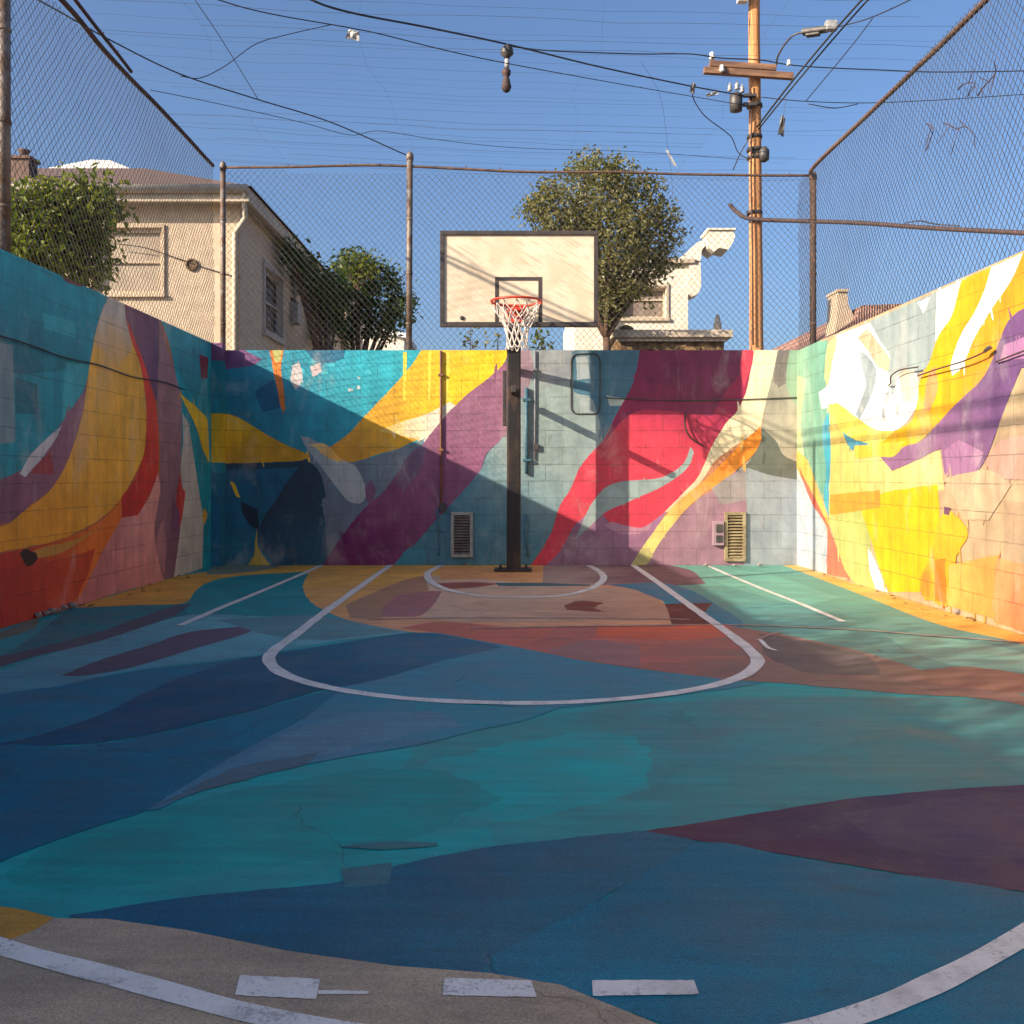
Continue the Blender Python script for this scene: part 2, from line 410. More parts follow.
# ================================================================ corner pier between the left and the back wall
W = Mural(on_left, lambda u, v, o: (WL+.131+o, u, v), (11.861, 11.997, 0.0, TOPL))
pr = Mural(on_back, lambda u, v, o: (u, 11.859-o, v), (WL-.10, WL+.13, 0.0, TOPL))
for Q, u0, u1 in ((W, 11.861, 11.997), (pr, WL-.10, WL+.13)):
    Q.rectw(u0, u1, 0, TOPL, TURQ, TEALD, .5)
    Q.rectw(u0, u1, 1.22, 1.80, YELL, (.62, .36, .01), .5)
    Q.rectw(u0, u1, 0.0, 1.10, (.005, .17, .27), BLUE, .5)
    Q.rectw(u0, u1, 2.42, TOPL, PURP, PLUM, .5)
n = len(pr.v); pr.v += W.v; pr.f += [tuple(n+i for i in f) for f in W.f]; pr.a += W.a; pr.b += W.b; pr.t += W.t
body = MB(); body.box((WL-.19, 11.862, -.3), (WL+.13, 11.998, TOPL))
o = pr.build('corner_pier', P_BACK, body, M_BLOCK); recentre(o, (WL, 11.9, 0))
tag(o, 'narrow block pier with a yellow band in the far left corner of the court', 'pier')

# ================================================================ back wall
W = Mural(on_back, lambda u, v, o: (u, WB-.001-o, v), (WL-.1, WR+.1, 0.0, TOPB), .00003); W.brush = 3
W.base((.03, .22, .31), (.02, .18, .26), .2)
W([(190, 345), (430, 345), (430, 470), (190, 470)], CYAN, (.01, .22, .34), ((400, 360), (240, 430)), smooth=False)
for k in range(26):                                      # flaking paint in the sunlit cyan corner
    x, y = rnd.uniform(270, 400), rnd.uniform(354, 415); s = rnd.uniform(1.2, 4.5)
    if y < 352+(x-262)*.5:
        W([(x+s*rnd.uniform(.6, 1.3)*math.cos(a), y+s*.7*rnd.uniform(.5, 1.3)*math.sin(a)) for a in (0, 1, 2, 3, 4, 5)],
          rnd.choice([(.50, .55, .55), (.05, .5, .6), (.02, .25, .36), (.06, .55, .62)]), jit=.012)
W([(292, 366), (300, 363), (302, 378), (296, 390), (291, 380)], (.60, .56, .56), jit=.02)
W([(311, 366), (320, 362), (322, 372), (313, 376)], (.62, .5, .5), jit=.02)
W([(302, 345), (346, 345), (344, 358), (330, 363), (314, 360)], (.012, .14, .25))
W([(190, 340), (224, 341), (262, 359), (252, 366), (190, 372)], PURP, (.10, .04, .15))
W([(255, 392), (272, 380), (285, 388), (280, 408), (262, 412)], (.005, .12, .25), BLUE)
W([(269, 348), (284, 348), (281, 368), (283, 385), (286, 409), (282, 411), (277, 388), (273, 368)], ORANGE, (.45, .10, .05))
W([(272, 348), (282, 348), (280, 362), (275, 362)], (.40, .42, .12), (.6, .5, .2))
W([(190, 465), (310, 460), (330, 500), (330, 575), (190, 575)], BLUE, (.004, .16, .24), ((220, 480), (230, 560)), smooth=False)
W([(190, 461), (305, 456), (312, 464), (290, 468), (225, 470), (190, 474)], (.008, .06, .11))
W([(190, 413), (228, 414), (250, 424), (280, 442), (312, 456), (300, 461), (240, 463), (190, 465)], YELL, (.62, .34, .01), ((210, 420), (230, 460)))
W([(425, 345), (512, 345), (502, 367), (485, 382), (467, 396), (446, 416), (432, 434), (415, 441), (400, 448), (377, 455), (345, 464), (325, 463), (303, 456), (330, 447), (350, 432), (365, 416), (390, 390), (410, 367)], YELL, (.64, .29, .03), ((470, 370), (330, 455)))
for x in (403, 428, 446):
    W([(x, 352), (x+3.5, 352), (x+2.5, 400), (x, 402)], (.92, .70, .08), YELL)
W([(378, 431), (402, 422), (427, 414), (450, 402), (456, 406), (440, 425), (426, 442), (405, 436)], (.80, .74, .58), (.84, .60, .12), ((428, 430), (385, 425)))
W([(303, 437), (316, 444), (332, 458), (352, 462), (377, 456), (402, 448), (426, 438), (416, 452), (405, 465), (402, 474), (404, 488), (396, 479), (382, 494), (368, 508), (350, 527), (335, 547), (328, 566), (322, 566), (322, 500), (312, 465)], SLATE, (.16, .23, .28), ((330, 560), (400, 455)))
W([(305, 459), (290, 478), (276, 500), (265, 515), (258, 535), (262, 550), (276, 566), (328, 566), (329, 540), (327, 510), (325, 490), (318, 470)], (.012, .045, .085), (.012, .10, .17), ((280, 500), (320, 560)))
W([(322, 500), (330, 492), (350, 500), (352, 522), (336, 545), (328, 564), (326, 530)], (.15, .20, .26), SLATE)
W([(240, 501), (258, 510), (259, 530), (251, 526), (243, 515)], INK, NAVY)
W([(230, 481), (235, 484), (240, 498), (236, 496)], YELL)
W([(257, 528), (258, 546), (263, 556), (271, 566), (247, 566), (254, 556), (255, 545)], (.62, .42, .04), (.45, .35, .05))
W([(300, 436), (311, 438), (326, 449), (345, 461), (356, 467), (365, 486), (365, 498), (360, 504), (348, 501), (335, 485), (320, 465), (307, 449)], (.42, .50, .50), (.30, .40, .43), ((340, 470), (320, 455)))
W([(307, 445), (325, 444), (344, 462), (330, 459), (317, 449)], (.78, .60, .28), AMBER, ((310, 446), (340, 460)))
W([(511, 355), (511, 426), (500, 441), (487, 453), (480, 471), (465, 490), (450, 505), (420, 538), (393, 566), (322, 566), (345, 532), (365, 508), (385, 490), (400, 470), (425, 441), (446, 415), (467, 395), (485, 381), (503, 365)], (.30, .125, .22), (.16, .010, .11), ((470, 430), (350, 560)))
W([(402, 466), (412, 452), (426, 444), (420, 470), (404, 492), (398, 482)], (.18, .12, .2), PLUM)
W([(365, 487), (372, 480), (376, 492), (370, 505), (366, 500)], (.2, .09, .18))
W([(509, 345), (600, 345), (640, 360), (620, 440), (590, 470), (575, 500), (560, 540), (534, 566), (393, 566), (420, 538), (450, 505), (480, 471), (488, 453), (500, 441), (512, 425)], SAGE, (.07, .22, .29), ((540, 455), (500, 520)))  # turns bluer lower down: the wall's shade is blended into the paint
W([(509, 345), (530, 345), (533, 372), (524, 395), (511, 402)], (.34, .22, .29), (.3, .3, .34))
W([(536, 345), (572, 345), (570, 380), (548, 388), (536, 378)], (.27, .31, .35), (.3, .35, .37))
W([(534, 415), (560, 425), (566, 452), (545, 470), (534, 450)], (.24, .33, .33), SAGE)
W([(393, 566), (408, 548), (425, 546), (425, 566)], (.05, .27, .36), smooth=False)
W([(588, 345), (642, 345), (633, 383), (616, 415), (603, 441), (599, 420), (593, 400), (574, 392), (572, 352)], STEEL, (.06, .19, .28))  # blue paint; part of this dark patch is shadow painted in
W([(576, 357), (588, 357), (590, 378), (577, 380)], (.34, .42, .46)); W([(577, 394), (590, 396), (592, 412), (580, 412)], (.36, .44, .46))
W([(606, 395), (627, 399), (624, 405), (610, 406)], (.45, .52, .50))
W([(600, 500), (660, 490), (730, 470), (748, 480), (748, 566), (534, 566), (560, 525)], LILAC, (.26, .13, .20), ((620, 510), (600, 566)))
W([(740, 345), (770, 345), (764, 390), (764, 440), (700, 505), (650, 566), (636, 566), (690, 470), (735, 390)], (.50, .20, .10), (.55, .28, .12))
W([(641, 345), (760, 345), (754, 371), (745, 396), (730, 421), (716, 446), (705, 469), (688, 490), (666, 511), (640, 528), (612, 524), (598, 505), (575, 525), (562, 548), (546, 566), (531, 566), (550, 535), (560, 506), (570, 490), (580, 467), (592, 452), (603, 441), (616, 415), (633, 383)], CRIM, (.30, .012, .07), ((640, 440), (660, 385)))
W([(641, 345), (752, 345), (744, 368), (725, 392), (712, 416), (648, 410), (625, 418), (604, 443), (616, 415), (633, 383)], (.25, .015, .075), (.17, .018, .07), ((640, 410), (690, 360)))  # deeper pigment, with the backboard's shadow also put into the colour
W([(744, 345), (757, 345), (750, 371), (744, 388), (740, 366)], CRIM)
W([(602, 490), (618, 482), (640, 480), (662, 477), (682, 465), (691, 447), (694, 452), (689, 465), (677, 477), (655, 490), (628, 502), (606, 512), (590, 526), (575, 540), (588, 510)], SAGE, (.34, .44, .42))
W([(604, 525), (612, 522), (640, 528), (655, 521), (645, 532), (622, 534)], (.48, .25, .33), LILAC)
W([(755, 345), (779, 345), (772, 377), (763, 414), (760, 431), (742, 441), (716, 460), (702, 480), (690, 493), (672, 510), (664, 512), (682, 494), (697, 478), (705, 462), (711, 448), (725, 424), (737, 411), (747, 389)], CREAM, (.68, .55, .36), ((765, 370), (690, 490)))
W([(779, 345), (815, 345), (815, 480), (745, 478), (722, 492), (738, 470), (757, 451), (761, 431), (764, 412), (772, 377)], GREYT, (.40, .36, .28), ((785, 370), (780, 440)))
W([(779, 345), (796, 345), (792, 380), (778, 388), (774, 376)], (.17, .15, .14), (.24, .21, .19))
W([(790, 345), (815, 345), (815, 420), (796, 405), (786, 385)], (.22, .36, .26), (.30, .38, .26))
W([(762, 428), (775, 440), (785, 456), (815, 468), (815, 484), (770, 478), (744, 468), (755, 452)], (.13, .145, .12), (.10, .115, .10))
W([(744, 467), (770, 475), (815, 483), (815, 566), (728, 566), (730, 510)], (.29, .34, .37), (.32, .33, .36))
W([(697, 500), (742, 478), (746, 505), (744, 566), (632, 566), (655, 545)], (.34, .19, .25), (.30, .17, .23))
W([(710, 486), (745, 468), (746, 500), (722, 505)], (.30, .28, .27), (.34, .25, .28))
W([(760, 427), (761, 440), (752, 456), (735, 471), (715, 486), (700, 496), (682, 514), (664, 536), (648, 560), (641, 566), (630, 566), (640, 551), (655, 530), (670, 510), (690, 491), (706, 479), (730, 455), (750, 435)], ORANGE, (.88, .70, .22), ((720, 465), (645, 550)))
W([(630, 566), (641, 550), (649, 548), (653, 556), (645, 566)], (.55, .5, .2))
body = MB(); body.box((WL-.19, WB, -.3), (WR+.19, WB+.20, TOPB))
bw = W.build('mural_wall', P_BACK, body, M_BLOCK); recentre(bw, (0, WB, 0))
tag(bw, 'block wall behind the hoop painted cyan, yellow, purple and crimson', 'wall')

# ================================================================ right wall
W = Mural(on_right, lambda u, v, o: (WR-.001-o, u, v), (-4.0, 11.998, 0.0, TOPR), .00003); W.brush = 6
W.base(PEACH, (.54, .36, .21), .3)
W([(797, 345), (828, 340), (826, 378), (827, 405), (829, 470), (829, 512), (821, 494), (811, 470), (797, 448)], SEAG, (.22, .38, .26), ((822, 420), (798, 420)))
W([(797, 375), (806, 380), (801, 420), (804, 455), (797, 452)], (.50, .58, .28), (.42, .55, .32))
W([(822, 430), (830, 408), (831, 470), (830, 520), (824, 500), (826, 470)], (.03, .30, .40), (.10, .38, .42))
W([(797, 466), (815, 505), (826, 526), (828, 574), (797, 566)], PALEB, (.60, .66, .72))
W([(797, 450), (808, 461), (818, 490), (830, 522), (826, 526), (812, 498), (797, 468)], (.64, .44, .10), (.6, .38, .03))
W([(797, 464), (814, 496), (826, 520), (833, 538), (850, 578), (842, 568), (828, 528), (812, 503)], (.74, .13, .08), RED)
W([(828, 524), (836, 546), (851, 579), (827, 574)], (.55, .15, .09), (.6, .2, .12))
W([(829, 505), (862, 508), (870, 530), (872, 560), (884, 592), (852, 580), (838, 550), (830, 522)], LIME, (.60, .62, .26))
W([(829, 404), (850, 412), (878, 430), (905, 444), (940, 448), (945, 490), (880, 500), (829, 512), (831, 450)], (.62, .46, .12), (.62, .52, .22), ((850, 480), (930, 460)))
W([(868, 548), (876, 562), (888, 592), (876, 589), (870, 570)], WHITE)
W([(862, 512), (880, 494), (938, 484), (940, 520), (932, 560), (920, 592), (889, 592), (878, 562), (870, 535)], (.64, .44, .003), (.62, .40, .01))
W([(830, 495), (880, 490), (881, 508), (830, 515)], (.58, .28, .025), (.62, .36, .03))
W([(836, 336), (872, 322), (880, 340), (891, 355), (891, 372), (902, 376), (916, 370), (920, 388), (917, 406), (905, 424), (890, 432), (874, 429), (855, 416), (840, 406), (822, 409), (819, 392), (828, 386), (832, 355)], WHITE, (.74, .72, .70))
W([(828, 345), (838, 336), (833, 360), (829, 385), (825, 378)], (.74, .60, .25), LIME)
W([(860, 350), (868, 356), (877, 370), (872, 395), (860, 420), (856, 414), (866, 386), (862, 366)], (.24, .31, .33), (.4, .44, .44))
W([(858, 338), (868, 328), (880, 345), (890, 358), (889, 372), (878, 366), (868, 350)], PEACH, (.74, .64, .50))
W([(870, 321), (944, 289), (938, 330), (936, 348), (928, 366), (918, 374), (905, 369), (897, 378), (893, 400), (889, 372), (890, 355), (880, 340)], (.27, .33, .33), (.22, .29, .30))
for x, y, s in ((888, 398, 9), (898, 408, 7), (884, 412, 6), (905, 398, 6), (862, 410, 5)):
    W([(x, y-s), (x+s*.35, y), (x+.1*s, y+s), (x-s*.35, y+.2*s)], (.34, .37, .38), (.55, .56, .55), jit=.02)
W([(900, 374), (914, 370), (919, 385), (912, 402), (902, 392)], (.72, .60, .42), PEACH)
W([(918, 303), (931, 297), (924, 314)], WHITE)
W([(937, 292), (966, 279), (961, 296), (951, 320), (941, 336), (936, 342)], WHITE, (.8, .74, .62))
W([(962, 281), (1030, 250), (1400, 120), (1400, 260), (1024, 312), (1008, 326), (1000, 346), (985, 377), (960, 402), (936, 426), (921, 441), (905, 447), (880, 447), (878, 437), (895, 431), (912, 421), (918, 400), (920, 382), (930, 362), (938, 338), (952, 316)], (.70, .38, .004), (.72, .27, .008), ((950, 330), (985, 370)))
W([(992, 267), (1024, 253), (1012, 280), (992, 310), (976, 336), (963, 366), (953, 376), (951, 366), (961, 336), (976, 311), (985, 290)], WHITE, (.8, .76, .66))
W([(828, 405), (838, 403), (855, 416), (875, 429), (896, 431), (880, 443), (862, 444), (845, 436), (834, 416)], LEMON, (.86, .70, .1))
W([(843, 432), (856, 440), (872, 444), (856, 447), (853, 451), (847, 442)], (.05, .28, .36), STEEL)
W([(855, 446), (905, 441), (898, 456), (857, 458)], (.84, .44, .05), YELL)
W([(930, 372), (936, 366), (938, 390), (930, 412), (924, 405)], (.78, .24, .10), (.84, .42, .1))
W([(1030, 306), (1010, 320), (1000, 342), (985, 376), (960, 401), (936, 426), (922, 441), (906, 446), (895, 456), (881, 457), (893, 471), (915, 461), (942, 448), (945, 476), (972, 475), (986, 460), (998, 430), (1011, 395), (1022, 368), (1400, 300), (1400, 190)], (.125, .055, .16), (.25, .12, .23), ((985, 400), (955, 470)))
W([(1005, 345), (1030, 335), (1030, 358), (1000, 362)], LILAC, (.28, .12, .28))
W([(960, 440), (985, 452), (975, 474), (948, 476), (945, 450)], LILAC)
W([(1022, 370), (1400, 310), (1400, 470), (1010, 470), (992, 450), (1000, 425), (1011, 396)], (.40, .30, .17), (.36, .24, .15), ((1010, 400), (1010, 465)))
W([(985, 462), (1005, 440), (1060, 430), (1060, 480), (1000, 478)], (.44, .25, .20), (.58, .40, .27))
W([(945, 478), (990, 470), (1012, 485), (990, 520), (965, 520)], (.54, .40, .25), (.48, .33, .20))
W([(1004, 500), (1400, 560), (1400, 640), (1004, 560)], (.42, .30, .19), (.44, .28, .17))
W([(950, 510), (962, 520), (968, 535), (955, 566), (950, 606), (926, 600), (920, 580), (931, 560), (938, 525), (945, 512)], (.82, .42, .02), (.80, .30, .015), ((945, 520), (940, 600)), jit=.02)
W([(936, 560), (946, 558), (948, 604), (936, 601)], (.58, .17, .012), (.66, .22, .02), jit=.012)
W([(924, 572), (930, 570), (931, 598), (922, 595)], (.66, .25, .02), jit=.012)
W([(945, 506), (952, 508), (950, 515), (945, 514)], (.16, .07, .13))
W([(950, 565), (1000, 555), (1000, 620), (950, 606)], (.62, .38, .09), (.60, .28, .06), ((960, 565), (985, 610)))
W([(1000, 558), (1400, 660), (1400, 760), (995, 622), (995, 590)], (.80, .30, .12), (.74, .20, .08), ((1000, 565), (1020, 615)))
body = MB(); body.box((WR, -4.0, -.3), (WR+.19, 11.998, TOPR))
rw = W.build('mural_wall', P_SIDE, body, M_BLOCK); recentre(rw, (WR, 4, 0))
tag(rw, 'sunlit block wall painted yellow, white and purple, right of the court', 'wall')
# ================================================================ ground and court floor
m, nt, p = mat('dry earth'); v = pos(nt)
lk(nt, mixc(nt, ramp(nt, nz(nt, v, .4, 8), .35, .65), (.20, .17, .13), (.11, .10, .085)), p.inputs['Base Color']); p.inputs['Roughness'].default_value = .95
g = MB(); g.quad((-900, -900, -.31), (900, -900, -.31), (900, 900, -.31), (-900, 900, -.31))
tag(g.build('ground', m), kind='structure')

TEAL = (.001, .38, .385); TEALG = (.03, .32, .32); FBLUE = (.0, .175, .27); FNAVY = (.001, .082, .16); FSLATE = (.05, .27, .37)
LTEAL = (.15, .46, .50); FMAUVE = (.17, .11, .17); SALM = (.78, .38, .20); TANS = (.68, .46, .32); FAMB = (.84, .46, .075)
BRICK = (.60, .16, .11); BROWN = (.26, .15, .13); CONC = (.50, .40, .28)
W = Mural(on_floor, lambda u, v, o: (u, v, o), (WL+.001, WR-.001, -4.0, WB-.002), .00005, .007)
W.base(TEAL, TEALG, .25)
W([(420, 735), (700, 700), (1100, 705), (1500, 760), (1500, 830), (1024, 790), (860, 800), (700, 832), (600, 852), (500, 860), (480, 800), (400, 780)], TEALG, (.05, .25, .26), ((520, 760), (980, 740)))
W([(430, 760), (560, 735), (660, 740), (640, 790), (520, 822), (420, 810)], (.002, .40, .405), TEAL, jit=.05)
W([(620, 705), (760, 700), (860, 712), (840, 745), (740, 765), (640, 745)], (.05, .27, .30), TEALG, jit=.05)
W([(200, 800), (330, 775), (440, 770), (500, 800), (380, 850), (150, 880), (60, 890), (0, 880), (40, 850)], (.002, .31, .30), (.004, .38, .37), jit=.04)
# right, beyond the key: sea green
W([(640, 560), (765, 558), (800, 570), (862, 590), (932, 612), (1400, 720), (1400, 800), (1024, 678), (950, 672), (860, 656), (800, 642), (742, 628), (700, 600)], (.15, .40, .32), (.10, .30, .27), ((760, 570), (960, 650)))
W([(700, 576), (760, 572), (840, 598), (800, 604), (740, 590)], (.17, .46, .38), SEAG, jit=.03)
W([(720, 606), (790, 604), (850, 625), (812, 634), (750, 626)], (.10, .33, .32), (.14, .38, .33), jit=.03)
W([(880, 636), (960, 640), (1080, 665), (1020, 672), (940, 662)], (.18, .45, .37), (.15, .38, .32), jit=.03)
W([(763, 558), (800, 556), (1400, 700), (1400, 780), (1024, 645), (940, 625), (872, 599), (820, 579)], (.74, .50, .13), (.78, .42, .08), ((800, 570), (990, 630)))
W([(775, 558), (800, 556), (850, 575), (905, 594), (860, 586), (812, 570)], (.78, .60, .26), (.74, .5, .15))
# left stripes
W([(-900, 900), (-300, 745), (0, 655), (40, 632), (75, 607), (185, 602), (196, 616), (150, 626), (80, 641), (0, 659), (-300, 760)], (.003, .22, .25), (.008, .28, .30))
W([(180, 604), (200, 588), (240, 577), (300, 570), (312, 580), (308, 592), (318, 606), (330, 622), (270, 622), (195, 618)], (.005, .29, .32), TEALG)
W([(-400, 800), (0, 671), (60, 651), (130, 631), (190, 615), (270, 617), (370, 622), (412, 632), (330, 642), (250, 656), (130, 671), (60, 686), (0, 695), (-400, 850)], LTEAL, (.09, .32, .38), ((300, 630), (20, 680)))
W([(-300, 750), (0, 657), (90, 635), (170, 607), (192, 604), (176, 615), (100, 641), (20, 661), (-300, 770)], (.10, .10, .14), (.04, .14, .17))
W([(60, 676), (100, 660), (150, 645), (190, 632), (262, 625), (242, 635), (190, 650), (130, 668), (82, 676)], FMAUVE, (.09, .09, .13), ((220, 630), (80, 672)))
W([(-300, 690), (0, 632), (35, 617), (39, 620), (35, 628), (0, 640), (-300, 720)], (.17, .24, .17), (.10, .2, .18))
W([(215, 620), (320, 616), (400, 632), (300, 640)], (.11, .30, .33), LTEAL, jit=.03)
# back strip, salmon and amber
W([(75, 608), (120, 590), (165, 579), (205, 572), (262, 568), (330, 562), (320, 568), (300, 572), (250, 575), (215, 580), (196, 590), (185, 603), (140, 605)], FAMB, (.54, .26, .04))
W([(205, 575), (215, 566), (262, 562), (300, 562), (265, 570), (230, 574)], (.24, .30, .22), (.3, .32, .2))
W([(315, 562), (600, 562), (640, 572), (650, 588), (665, 604), (674, 620), (668, 630), (560, 632), (520, 640), (450, 634), (410, 632), (370, 625), (345, 619), (325, 611), (310, 601), (303, 588), (307, 576)], (.82, .43, .09), SALM, ((320, 590), (480, 600)))
W([(345, 605), (375, 592), (405, 580), (432, 574), (430, 590), (400, 600), (382, 618), (350, 618)], (.46, .24, .15), (.5, .26, .10))
W([(425, 575), (470, 578), (560, 586), (640, 590), (664, 604), (672, 620), (560, 622), (470, 622), (420, 618), (430, 600)], TANS, (.56, .31, .19), ((450, 600), (640, 610)))
W([(380, 617), (386, 604), (398, 596), (420, 592), (442, 591), (434, 604), (420, 616)], (.40, .16, .17), (.44, .20, .18))
W([(440, 567), (545, 567), (542, 578), (440, 580)], (.78, .36, .13), SALM, smooth=False)
W([(430, 584), (470, 582), (500, 584), (470, 588), (440, 589)], (.30, .08, .07), BRICK)
W([(495, 583), (545, 583), (590, 584), (590, 586), (500, 586)], (.04, .14, .17))
W([(543, 562), (640, 562), (690, 570), (706, 584), (660, 586), (600, 585), (543, 583)], (.42, .30, .25), (.17, .09, .11), ((560, 575), (640, 575)))
W([(608, 585), (660, 583), (690, 590), (712, 602), (742, 621), (742, 630), (716, 624), (700, 604), (674, 604), (655, 598), (635, 590)], (.02, .20, .30), (.03, .25, .32))
W([(665, 604), (712, 603), (704, 614), (716, 626), (672, 624), (668, 612)], (.14, .028, .022), (.18, .04, .03))
W([(566, 605), (582, 601), (603, 603), (594, 608), (606, 612), (590, 611), (568, 610)], (.22, .045, .025), (.28, .07, .04), jit=.03)
# brick red band
W([(400, 628), (440, 622), (512, 627), (560, 627), (720, 625), (746, 629), (790, 636), (862, 652), (930, 672), (1400, 790), (1400, 830), (1024, 706), (900, 694), (790, 684), (720, 679), (640, 669), (580, 660), (530, 651), (480, 641), (430, 632)], BRICK, BROWN, ((560, 640), (790, 655)))
W([(590, 627), (660, 627), (722, 625), (736, 636), (690, 640), (610, 638), (585, 634)], (.78, .15, .06), (.6, .13, .08), ((640, 628), (690, 640)))
W([(560, 627), (598, 627), (592, 638), (560, 650), (512, 648), (540, 640)], (.50, .15, .12), (.56, .19, .14))
W([(545, 651), (590, 640), (640, 646), (640, 668), (590, 661)], (.36, .18, .17), (.44, .19, .16))
W([(760, 634), (800, 640), (870, 656), (880, 676), (800, 672), (764, 655)], (.13, .10, .11), (.16, .11, .11), jit=.03)
W([(900, 672), (980, 668), (1100, 690), (1100, 702), (980, 690), (930, 684)], (.30, .15, .11), BROWN, jit=.03)
# blue leaf and key
W([(-700, 980), (-300, 775), (0, 695), (60, 686), (130, 672), (200, 664), (252, 657), (190, 676), (150, 692), (100, 716), (40, 736), (0, 744), (-300, 800)], (.0, .19, .29), FBLUE, ((200, 668), (20, 730)))
W([(415, 634), (480, 641), (540, 652), (600, 664), (720, 679), (764, 683), (720, 690), (620, 702), (540, 708), (420, 700), (330, 694), (360, 670)], FSLATE, (.03, .25, .33), ((420, 660), (700, 685)))
W([(-300, 800), (0, 744), (40, 735), (100, 715), (150, 691), (186, 676), (240, 660), (330, 645), (400, 634), (435, 634), (482, 642), (470, 652), (425, 666), (370, 682), (320, 691), (250, 711), (180, 728), (100, 743), (50, 746)], FNAVY, (.003, .14, .24), ((160, 705), (380, 650)))
W([(360, 640), (430, 636), (482, 642), (500, 648), (430, 662), (360, 664)], (.01, .15, .25), (.03, .19, .29), jit=.03)
W([(-500, 960), (-200, 790), (0, 746), (50, 747), (100, 744), (180, 729), (250, 712), (322, 692), (348, 691), (300, 720), (240, 755), (180, 790), (145, 811), (80, 832), (0, 863), (-200, 960)], FBLUE, (.0, .135, .225), ((250, 720), (30, 800)))
W([(145, 811), (240, 753), (300, 721), (346, 692), (420, 698), (480, 706), (560, 708), (520, 722), (480, 730), (420, 745), (300, 766), (200, 791), (160, 809)], (.06, .23, .34), (.02, .29, .36), ((320, 740), (500, 712)))
W([(250, 752), (330, 718), (430, 712), (470, 726), (380, 742), (300, 758)], (.11, .27, .36), (.04, .25, .34), jit=.05)
W([(150, 808), (230, 770), (320, 752), (300, 766), (200, 792)], (.075, .15, .19), FSLATE, jit=.02)
# foreground
W([(70, 916), (200, 896), (330, 884), (390, 868), (440, 856), (512, 845), (560, 840), (645, 832), (705, 843), (650, 872), (585, 908), (522, 946), (512, 960), (470, 976), (420, 971), (300, 956), (200, 945), (112, 931)], (.004, .11, .20), (.015, .14, .21), ((200, 910), (480, 930)))
W([(645, 832), (750, 815), (870, 797), (1024, 785), (1500, 760), (1500, 1000), (1024, 893), (980, 889), (880, 871), (790, 856), (715, 844)], (.045, .034, .10), (.10, .028, .06), ((900, 840), (690, 838)))
W([(840, 815), (980, 795), (1200, 790), (1200, 850), (1000, 860), (880, 845)], (.07, .055, .12), (.05, .04, .10), jit=.012)
W([(340, 870), (392, 863), (388, 884), (372, 886), (345, 888)], (.06, .19, .22), (.03, .16, .2))
W([(340, 847), (390, 842), (436, 843), (438, 846), (385, 850)], (.05, .19, .21), (.02, .17, .2))
W([(705, 843), (790, 857), (880, 872), (1024, 894), (1500, 1010), (1700, 1500), (700, 1500), (660, 1024), (600, 1004), (540, 986), (480, 974), (500, 952), (585, 908), (650, 872)], (.0, .155, .24), (.0, .19, .29), ((760, 900), (800, 1020)))
W.world([(WL, -4), (WR, -4), (WR, 1.3), (1.0, 1.5), (.5, 1.78), (.286, 1.925), (.1, 2.08), (-.05, 2.13), (-.25, 2.16), (-.5, 2.23), (-.75, 2.33), (-.96, 2.39), (-1.25, 2.40), (-1.8, 2.2), (-2.6, 1.7), (WL, 1.2)], CONC, (.36, .285, .20), .4)
W([(-500, 880), (-60, 893), (0, 908), (30, 913), (54, 919), (40, 928), (20, 937), (0, 942), (-200, 945), (-500, 960)], (.60, .31, .04), (.50, .24, .03))
body = MB(); body.box((WL-.1, -4.0, -.305), (WR+.1, WB+.1, -.003))
fl = W.build('court_floor', P_FLOOR, body, M_BLOCK); tag(fl, kind='structure')

# ---------------------------------------------------------------- court markings
m, nt, p = mat('line paint'); v = pos(nt)
c = mixc(nt, ramp(nt, nz(nt, v, 7, 8, .7), .42, .70), (.76, .74, .70), (.54, .52, .48))
c = mixc(nt, mathn(nt, 'MULTIPLY', ramp(nt, mathn(nt, 'ADD', mathn(nt, 'MULTIPLY', nz(nt, v, 95, 5, .75), .6), mathn(nt, 'MULTIPLY', nz(nt, v, 9, 6, .7), .4)), .52, .60), .62), c, (.20, .20, .22))
lk(nt, c, p.inputs['Base Color']); p.inputs['Roughness'].default_value = .6
bump(nt, p, nz(nt, v, 200, 4), .25, .004)
L = MB()
def smooth_line(pts, sub=10):
    P = [Vector(q) for q in pts]; out = []
    for i in range(len(P)-1):
        p0 = P[i-1] if i else P[0]*2-P[1]; p3 = P[i+2] if i+2 < len(P) else P[-1]*2-P[-2]
        p1, p2 = P[i], P[i+1]
        for k in range(sub):
            t = k/sub; t2 = t*t; t3 = t2*t
            out.append(p1*(2*t3-3*t2+1)+(p2-p0)*.5*(t3-2*t2+t)+p2*(-2*t3+3*t2)+(p3-p1)*.5*(t3-t2))
    return out+[P[-1]]
def stripe(pts, w, z=.0042, sub=10, mi=0):
    P = smooth_line(pts, sub) if sub else [Vector(q) for q in pts]
    left = []; right = []
    for i, q in enumerate(P):
        t = (P[min(i+1, len(P)-1)]-P[max(i-1, 0)]).normalized(); n = Vector((-t.y, t.x))
        ww = w*(1+.16*noise.noise(Vector((q.x*6, q.y*6, 1)))); s = .006*noise.noise(Vector((q.x*3, q.y*3, 5)))
        left.append(q+n*(ww/2+s)); right.append(q-n*(ww/2-s))
    for i in range(len(P)-1):
        L.quad((*left[i], z), (*right[i], z), (*right[i+1], z), (*left[i+1], z), mi)
def fl_px(*pts): return [on_floor(*q) for q in pts]
yc = 6.10; rk = 1.43
